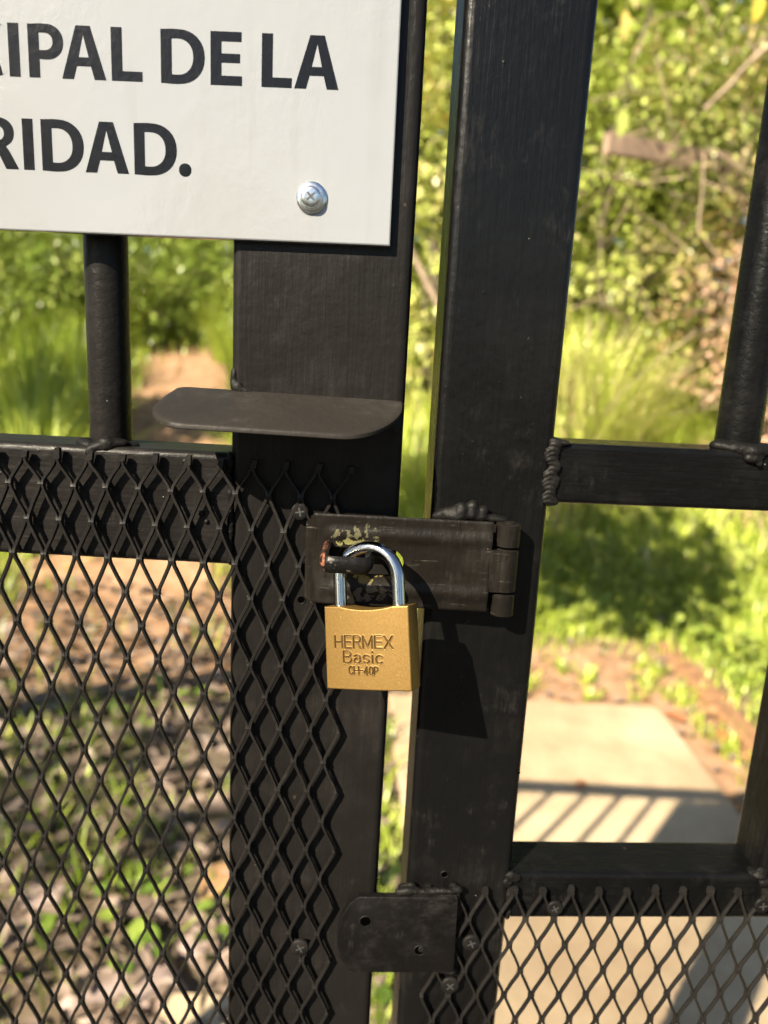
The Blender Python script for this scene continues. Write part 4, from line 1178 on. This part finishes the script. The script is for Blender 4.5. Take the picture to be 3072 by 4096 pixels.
# grass and weeds: uncountable
gr = Leaves(); R4 = random.Random(77)
def on_slab(x, y): return .05 + .055 * (2.9 - y) < x < 1.28 and y < 2.91
def tuft_density(x, y):
    n = noise.noise(Vector((x * 1.3, y * 1.3, 31)))
    d = 1 - dirtness(x, y)
    if x < .1 and y < 3.2: d *= .05 + .22 * sstep(-.02, .30, n)
    if -.16 < x < .12 and y < 2.6: d = max(d, .85)
    return d * (.6 + .5 * sstep(-.3, .3, n))
cnt = 0
for _ in range(250000):
    y = 1.0 + 9.5 * R4.random() ** 1.55
    x = R4.uniform(-.92, .92) * (y + .9) + .12 * y * .2
    if on_slab(x, y) or R4.random() > tuft_density(x, y) * (.62 if x < .2 or y < 3.6 else 1.0): continue
    n = noise.noise(Vector((x * .9, y * .9, 5)))
    tall = .06 + .16 * sstep(1.8, 4.5, y) + (.14 * max(0, n) + .05)
    if x < .15 and y < 3.0: tall *= .75
    if x > .15: tall *= .42 + .75 * sstep(4.3, 5.2, y)
    h = tall * R4.uniform(.45, 1.25); a = R4.uniform(0, 6.283)
    tint = max(0, min(1, (.52 + .28 * sstep(4.1, 5.0, y) if x > 0 else .30 + .22 * sstep(3, 4.5, y)) + .26 * noise.noise(Vector((x * 2.2, y * 2.2, 8))) + R4.uniform(-.28, .28)))
    if R4.random() < .05: tint = R4.uniform(.88, 1)
    z = terrain(x, y) - .01
    gr.blade(Vector((x, y, z)), Vector((math.cos(a), math.sin(a), 0)), h, R4.uniform(.005, .011) * (1 + .12 * y), R4.uniform(.15, .8), tint)
# arching clumps of long grass by the stile
for (cx, cy, nb, hh, tb) in ((1.15, 4.75, 300, 1.10, .88), (1.32, 4.95, 300, 1.25, .90), (1.52, 5.1, 260, 1.15, .88), (1.75, 5.0, 220, .8, .74), (1.0, 5.2, 300, 1.1, .80), (1.45, 5.4, 300, 1.25, .82), (1.2, 5.5, 300, 1.25, .82), (1.75, 5.5, 260, 1.1, .78), (.48, 4.5, 220, .8, .70), (.30, 4.1, 160, .6, .66), (.22, 4.7, 200, .8, .74), (.75, 4.9, 240, .8, .76), (2.0, 5.3, 180, .6, .7),
        (-2.30, 4.5, 260, .90, .62), (-2.55, 5.1, 260, 1.0, .60), (-2.9, 5.6, 240, .95, .52), (-2.75, 6.2, 260, 1.0, .58), (-3.3, 6.6, 240, 1.0, .36), (-3.3, 7.6, 260, 1.0, .4), (-4.0, 8.2, 260, 1.0, .36), (-3.4, 9.0, 260, 1.0, .42),
        (-.80, 4.7, 200, .6, .62), (-.98, 5.4, 220, .75, .58), (-1.12, 6.2, 240, .8, .56), (-1.25, 7.0, 260, .9, .52), (-1.55, 7.9, 260, .95, .5), (-2.0, 8.9, 280, 1.0, .46), (-1.9, 9.6, 280, 1.0, .56), (-3.6, 9.9, 280, 1.0, .54)):
    for _ in range(nb):
        a = R4.uniform(0, 6.283); q = R4.random() ** .5 * .22
        x, y = cx + q * math.cos(a), cy + q * math.sin(a)
        gr.blade(Vector((x, y, terrain(x, y) - .01)), Vector((math.cos(a + R4.uniform(-.7, .7)), math.sin(a + R4.uniform(-.7, .7)), 0)), hh * R4.uniform(.5, 1.15), R4.uniform(.010, .017), R4.uniform(.25, .9), max(0, min(1, tb + R4.uniform(-.3, .3))))
for _ in range(46):
    q = R4.random()
    ex, ey = (R4.uniform(1.27, 1.50), R4.uniform(1.9, 3.1)) if q < .5 else (R4.uniform(.1, 1.5), R4.uniform(2.93, 3.4))
    for _k in range(R4.randint(10, 34)):
        a = R4.uniform(0, 6.283); q2 = R4.random() * .05
        gr.blade(Vector((ex + q2 * math.cos(a), ey + q2 * math.sin(a), terrain(ex, ey) - .005)), Vector((math.cos(a), math.sin(a), 0)), R4.uniform(.03, .10), R4.uniform(.006, .011), R4.uniform(.3, .9), R4.uniform(.3, .85))
tag(gr.build('grass', M['grass']), 'green grass growing over the ground and the slope behind', 'grass', None, 'stuff')

wd = Leaves(); R5 = random.Random(78)
for _ in range(34000):
    y = 1.1 + 5.2 * R5.random(); x = R5.uniform(-.7, .72) * (y + .8)
    n = noise.noise(Vector((x * 1.6, y * 1.6, 51)))
    if on_slab(x, y) or dirtness(x, y) > .35: continue
    p = .75 * sstep(-.1, .3, n) if x > .1 else .13 * sstep(.0, .3, n)
    if R5.random() > p: continue
    hmax = .14 if x > .1 and y > 3.2 else .07
    a = R5.uniform(0, 6.283); sz = R5.uniform(.6, 1.4)
    wd.leaf(Vector((x, y, terrain(x, y) + R5.random() * hmax)), Vector((math.cos(a), math.sin(a), R5.uniform(-.2, .6))), Vector((0, 0, 1)), .055 * sz, .034 * sz, max(0, min(1, (.62 if x > .1 else .4) + .3 * n + R5.uniform(-.25, .25))))
tag(wd.build('weeds', M['leaf_green']), 'low broad-leaved weeds between the grass', 'weeds', None, 'stuff')

lt = Leaves(); R6 = random.Random(79)
for _ in range(3400):
    y = .75 + 3.4 * R6.random(); x = R6.uniform(-1.0, .12) * (y * .62 + .55) if R6.random() < .975 else R6.uniform(.1, 2.2)
    if on_slab(x, y) and (R6.random() > .02): continue
    if x > .1 and y < 2.6 and x < 1.3: continue
    a = R6.uniform(0, 6.283); sz = R6.uniform(.5, 1.5)
    lt.leaf(Vector((x, y, max(terrain(x, y), .0) + R6.uniform(.0, .02))), Vector((math.cos(a), math.sin(a), R6.uniform(-.1, .35))), Vector((R6.uniform(-.6, .6), R6.uniform(-.6, .6), 1)), .065 * sz, .032 * sz, .12 + .42 * R6.random(), .5, R6.uniform(-.6, .8))
for _ in range(260):
    x, y = (R6.uniform(1.26, 1.75), R6.uniform(1.6, 3.3)) if R6.random() < .5 else (R6.uniform(.1, 1.7), R6.uniform(2.88, 3.45))
    a = R6.uniform(0, 6.283); sz = R6.uniform(.4, 1.2)
    lt.leaf(Vector((x, y, max(terrain(x, y), .0) + R6.uniform(.004, .015))), Vector((math.cos(a), math.sin(a), R6.uniform(-.05, .2))), Vector((R6.uniform(-.4, .4), R6.uniform(-.4, .4), 1)), .06 * sz, .028 * sz, R6.choice((.45, .55, .62, .7, .86, .95)), .4, R6.uniform(-.3, .6))
tag(lt.build('leaf_litter', M['litter']), 'brown leaf litter strewn over the ground behind the left leaf', 'leaf litter', None, 'stuff')

# single fallen leaves and other small things one can point at
def fallen(label, x, y, ang, L, w, tint, curl=.4, zb=None, mat='litter'):
    lv = Leaves(); z = (terrain(x, y) + .035) if zb is None else zb
    lv.leaf(Vector((x, y, z)), Vector((math.cos(ang), math.sin(ang), .12)), Vector((.1, -.2, 1)), L, w, tint, .35, curl)
    tag(lv.build('fallen_leaf', M[mat]), label, 'leaf', 'fallen leaves')
fallen('small brown leaf lying on the concrete among the bar shadows', .72, 2.22, .9, .075, .032, .95, .5, .028)
fallen('orange-red leaf on the soil beside the far right slab corner', 1.33, 2.78, 2.2, .11, .06, 1.0, .3)
fallen('dark red leaf on the soil by the right edge of the slab', 1.41, 2.62, 1.1, .12, .06, .98, .3)
fallen('yellow leaf on the soil near the timber edging', 1.44, 2.86, .2, .13, .06, .88, .3)
fallen('large tan leaf lying beyond the mesh near the stile', -.43, 1.62, 1.3, .16, .085, .86, .2)
fallen('greyish pink leaf among the shaded weeds at right', 1.86, 4.8, .2, .24, .09, .55, .2)

def stone(label, x, y, rx, ry, rz, rot, seed):
    bm = bmesh.new(); bmesh.ops.create_icosphere(bm, subdivisions=3, radius=1)
    cr, sr = math.cos(rot), math.sin(rot); V = []
    for v in bm.verts:
        q = v.co.copy(); d = 1 + .28 * noise.noise(q * 1.3 + Vector((seed, 0, 0))) + .06 * noise.noise(q * 5)
        q = Vector((max(-.8, min(.8, q.x)), max(-.8, min(.8, q.y)), max(-.5, min(.5, q.z)))) * d
        V.append((x + q.x * rx * cr - q.y * ry * sr, y + q.x * rx * sr + q.y * ry * cr, terrain(x, y) + .01 + q.z * rz))
    Fc = [tuple(v.index for v in f.verts) for f in bm.faces]; bm.free()
    tag(mk('stone', V, Fc, M['stone'], None, True, mm=False), label, 'stone', 'stones behind the gate')
stone('broad flat pinkish stone behind the mesh at the bottom', -.535, 1.36, .15, .085, .05, .6, 3)
stone('small pinkish stone at the lower left behind the mesh', -.86, 1.62, .08, .05, .05, .2, 5)
stone('rounded tan stone behind the mesh beside the stile', -.40, 1.52, .07, .05, .05, 1.0, 6)
# pale threshold slab corner seen low through the left mesh
th = slab('threshold', -.44, .08, .42, 1.36, .02, M['concrete'], 8)
tag(th, 'pale concrete threshold strip under the left gate leaf', None, None, 'structure')

# timber edging beside the path
def beam(name, label, cat, a, c, w, h, mat, group=None):
    a, c = Vector(a), Vector(c); t = (c - a).normalized(); s = Vector((-t.y, t.x, 0)).normalized(); u = s.cross(t) * -1
    n = 10; rings = []; pr = rr_profile(w, h, min(w, h) * .18, 3, min(w, h) * .05)
    for k in range(n):
        q = a.lerp(c, k / (n - 1)); ring = []
        for (i, j) in pr:
            p = q + s * (i - w / 2) + Vector((0, 0, 1)) * (j - h / 2) if abs(t.z) < .5 else q + s * (i - w / 2) + u * (j - h / 2)
            p += Vector((noise.noise(p * 4), noise.noise(p * 4 + Vector((5, 0, 0))), noise.noise(p * 4 + Vector((0, 7, 0))))) * .006
            ring.append(tuple(p))
        rings.append(ring)
    v, f = sweep(rings)
    return tag(mk(name, v, f, mat, None, 50, mm=False), label, cat, group)
beam('timber_edging', 'brown timber edging laid beside the path at right', 'edging', (1.55, 2.2, .005), (1.55, 3.6, .012), .10, .06, M['edging'])
# old rail inside the thicket, with its post
rail_y = 4.72
beam('wooden_plank', 'weathered brown wooden plank half hidden high in the shrubs', 'plank', (1.24, rail_y, 2.82), (2.35, rail_y + .62, 2.90), .05, .125, M['wood'])

def twig(label, pts, r0, r1, mat='twig'):
    V, Fc = [], []; P = []
    for i in range(len(pts) - 1):
        for k in range(5):
            q = k / 5; P.append(Vector(pts[i]).lerp(Vector(pts[i + 1]), q))
    P.append(Vector(pts[-1]))
    P = [p + Vector((noise.noise(p * 5), noise.noise(p * 5 + Vector((9, 0, 0))), noise.noise(p * 5 + Vector((0, 9, 0))))) * .03 for p in P]
    limb(V, Fc, P, r0, r1, 7)
    tag(mk('branch', V, Fc, M[mat], None, True, mm=False), label, 'branch', 'bare branches')
twig('pale bare branch slanting across the top right corner', [(1.30, 3.45, 2.62), (1.55, 3.4, 2.86), (2.0, 3.35, 3.2)], .012, .007)
twig('thin hanging vine at the upper right edge', [(1.66, 3.4, 3.1), (1.60, 3.4, 2.7), (1.64, 3.42, 2.4), (1.78, 3.45, 2.15)], .006, .005)
twig('thin looping vine stem below the wooden rail', [(1.35, 3.45, 2.45), (1.38, 3.45, 2.1), (1.52, 3.45, 1.98), (1.7, 3.45, 2.1)], .005, .004)
twig('pale leaning stick seen through the gap between the leaves', [(-.02, 4.4, 2.3), (.12, 4.4, 2.02), (.50, 4.4, 1.4), (.8, 4.4, .4)], .018, .02)

# tree standing beside the gate out of view on the left: its crown shades the weeds
shrub('tree', 'small tree beside the gate throwing shade on the weeds at right', 'tree', (-2.6, 1.9),
      [(1.75, -.75, 3.0, .5, .42, .3), (2.05, -.35, 3.05, .5, .42, .3), (1.45, -.30, 3.15, .5, .4, .3), (.6, -.2, 3.3, .6, .5, .4)], 2900, .12, .07, M['leaf_green'], (.1, .8), 'trees behind the gate', seed=91, stem_r=.05)
shrub('tree', 'unseen young tree added on the bank to dapple the track', 'tree', (-5.4, 3.4),  # extra tree out of view, placed to throw dapples on the track
      [(.5, -.4, 3.4, .6, .5, .4), (.2, .2, 3.9, .6, .6, .4), (1.0, .4, 4.0, .55, .55, .4), (.9, -.3, 4.5, .5, .5, .4)], 4200, .15, .08, M['leaf_green'], (.1, .8), 'trees behind the gate', seed=92, stem_r=.05)

for k, (x, y, h, lab) in enumerate(((-9.5, -5.0, 3.6, 'dark tree across the lane in front of the gate, far left'), (-5.2, -9.0, 5.0, 'dark tree across the lane in front of the gate, left'),
        (-2.0, -9.6, 3.9, 'dark bush across the lane straight in front of the gate'), (1.6, -8.5, 4.6, 'dark tree across the lane in front of the gate, right'), (6.8, -5.0, 3.6, 'dark tree across the lane in front of the gate, far right'))):
    R3 = random.Random(140 + k)
    cl = [(R3.uniform(-.7, .7), R3.uniform(-.4, .4), h * q, 1.5 * (1.1 - .35 * q), 1.2, .22 * h) for q in (.15, .36, .55, .72, .88)] + [(-1.2, 0, h * .3, 1.1, .9, .2 * h), (1.2, 0, h * .35, 1.1, .9, .2 * h)]
    shrub('tree', lab, 'tree', (x, y), cl, 2200, .26, .14, M['leaf_dark'], (.1, 1), 'trees in front of the gate', seed=150 + k, stem_r=.07)
shrub('tree', 'unseen slender tree added at front left to shade the leaf litter', 'tree', (-5.35, -2.7),  # unseen tree put in to half shade the ground behind the left mesh
      [(.3, .2, 3.3, .75, .9, .6), (.75, .5, 3.9, .75, .9, .55), (0, 0, 4.2, .8, .8, .5), (-.5, -.4, 3.5, .7, .7, .5)], 600, .17, .09, M['leaf_green'], (.1, .8), 'trees in front of the gate', seed=171, stem_r=.06)

def leafy_twig(label, pts, leaves):
    V, Fc = [], []; P = [Vector(p) for p in pts]
    t = thing('twig', P[0], label, 'twig', 'leafy twigs')
    limb(V, Fc, P, .003, .0015, 6); mk('stem', V, Fc, M['bark'], t, True, mm=False)
    for (p, d, L, w, tint) in leaves:
        lv = Leaves(); lv.leaf(Vector(p), Vector(d), Vector((.2, -1, .3)), L, w, tint, .2, .25); lv.build('leaf', M['leaf_yellow'], t)
leafy_twig('twig with two bright yellow leaves beside the stile at top right', [(.90, 3.2, 3.2), (.87, 3.2, 2.98), (.86, 3.2, 2.86)],
           [((.86, 3.2, 2.88), (.05, 0, -1), .12, .042, .93), ((.87, 3.2, 2.96), (.4, 0, -1), .09, .034, .85)])
leafy_twig('twig with one lime green leaf above the wooden rail', [(.96, 3.2, 2.9), (.90, 3.2, 2.62), (.89, 3.2, 2.50)],
           [((.89, 3.2, 2.52), (.05, 0, -1), .12, .055, .55), ((.90, 3.2, 2.64), (.8, 0, -.6), .08, .032, .45)])
leafy_twig('twig with an orange-yellow leaf in the top right corner', [(1.42, 3.2, 3.3), (1.40, 3.2, 3.0), (1.39, 3.2, 2.92)],
           [((1.39, 3.2, 2.96), (-.1, 0, -1), .11, .05, 1.0)])
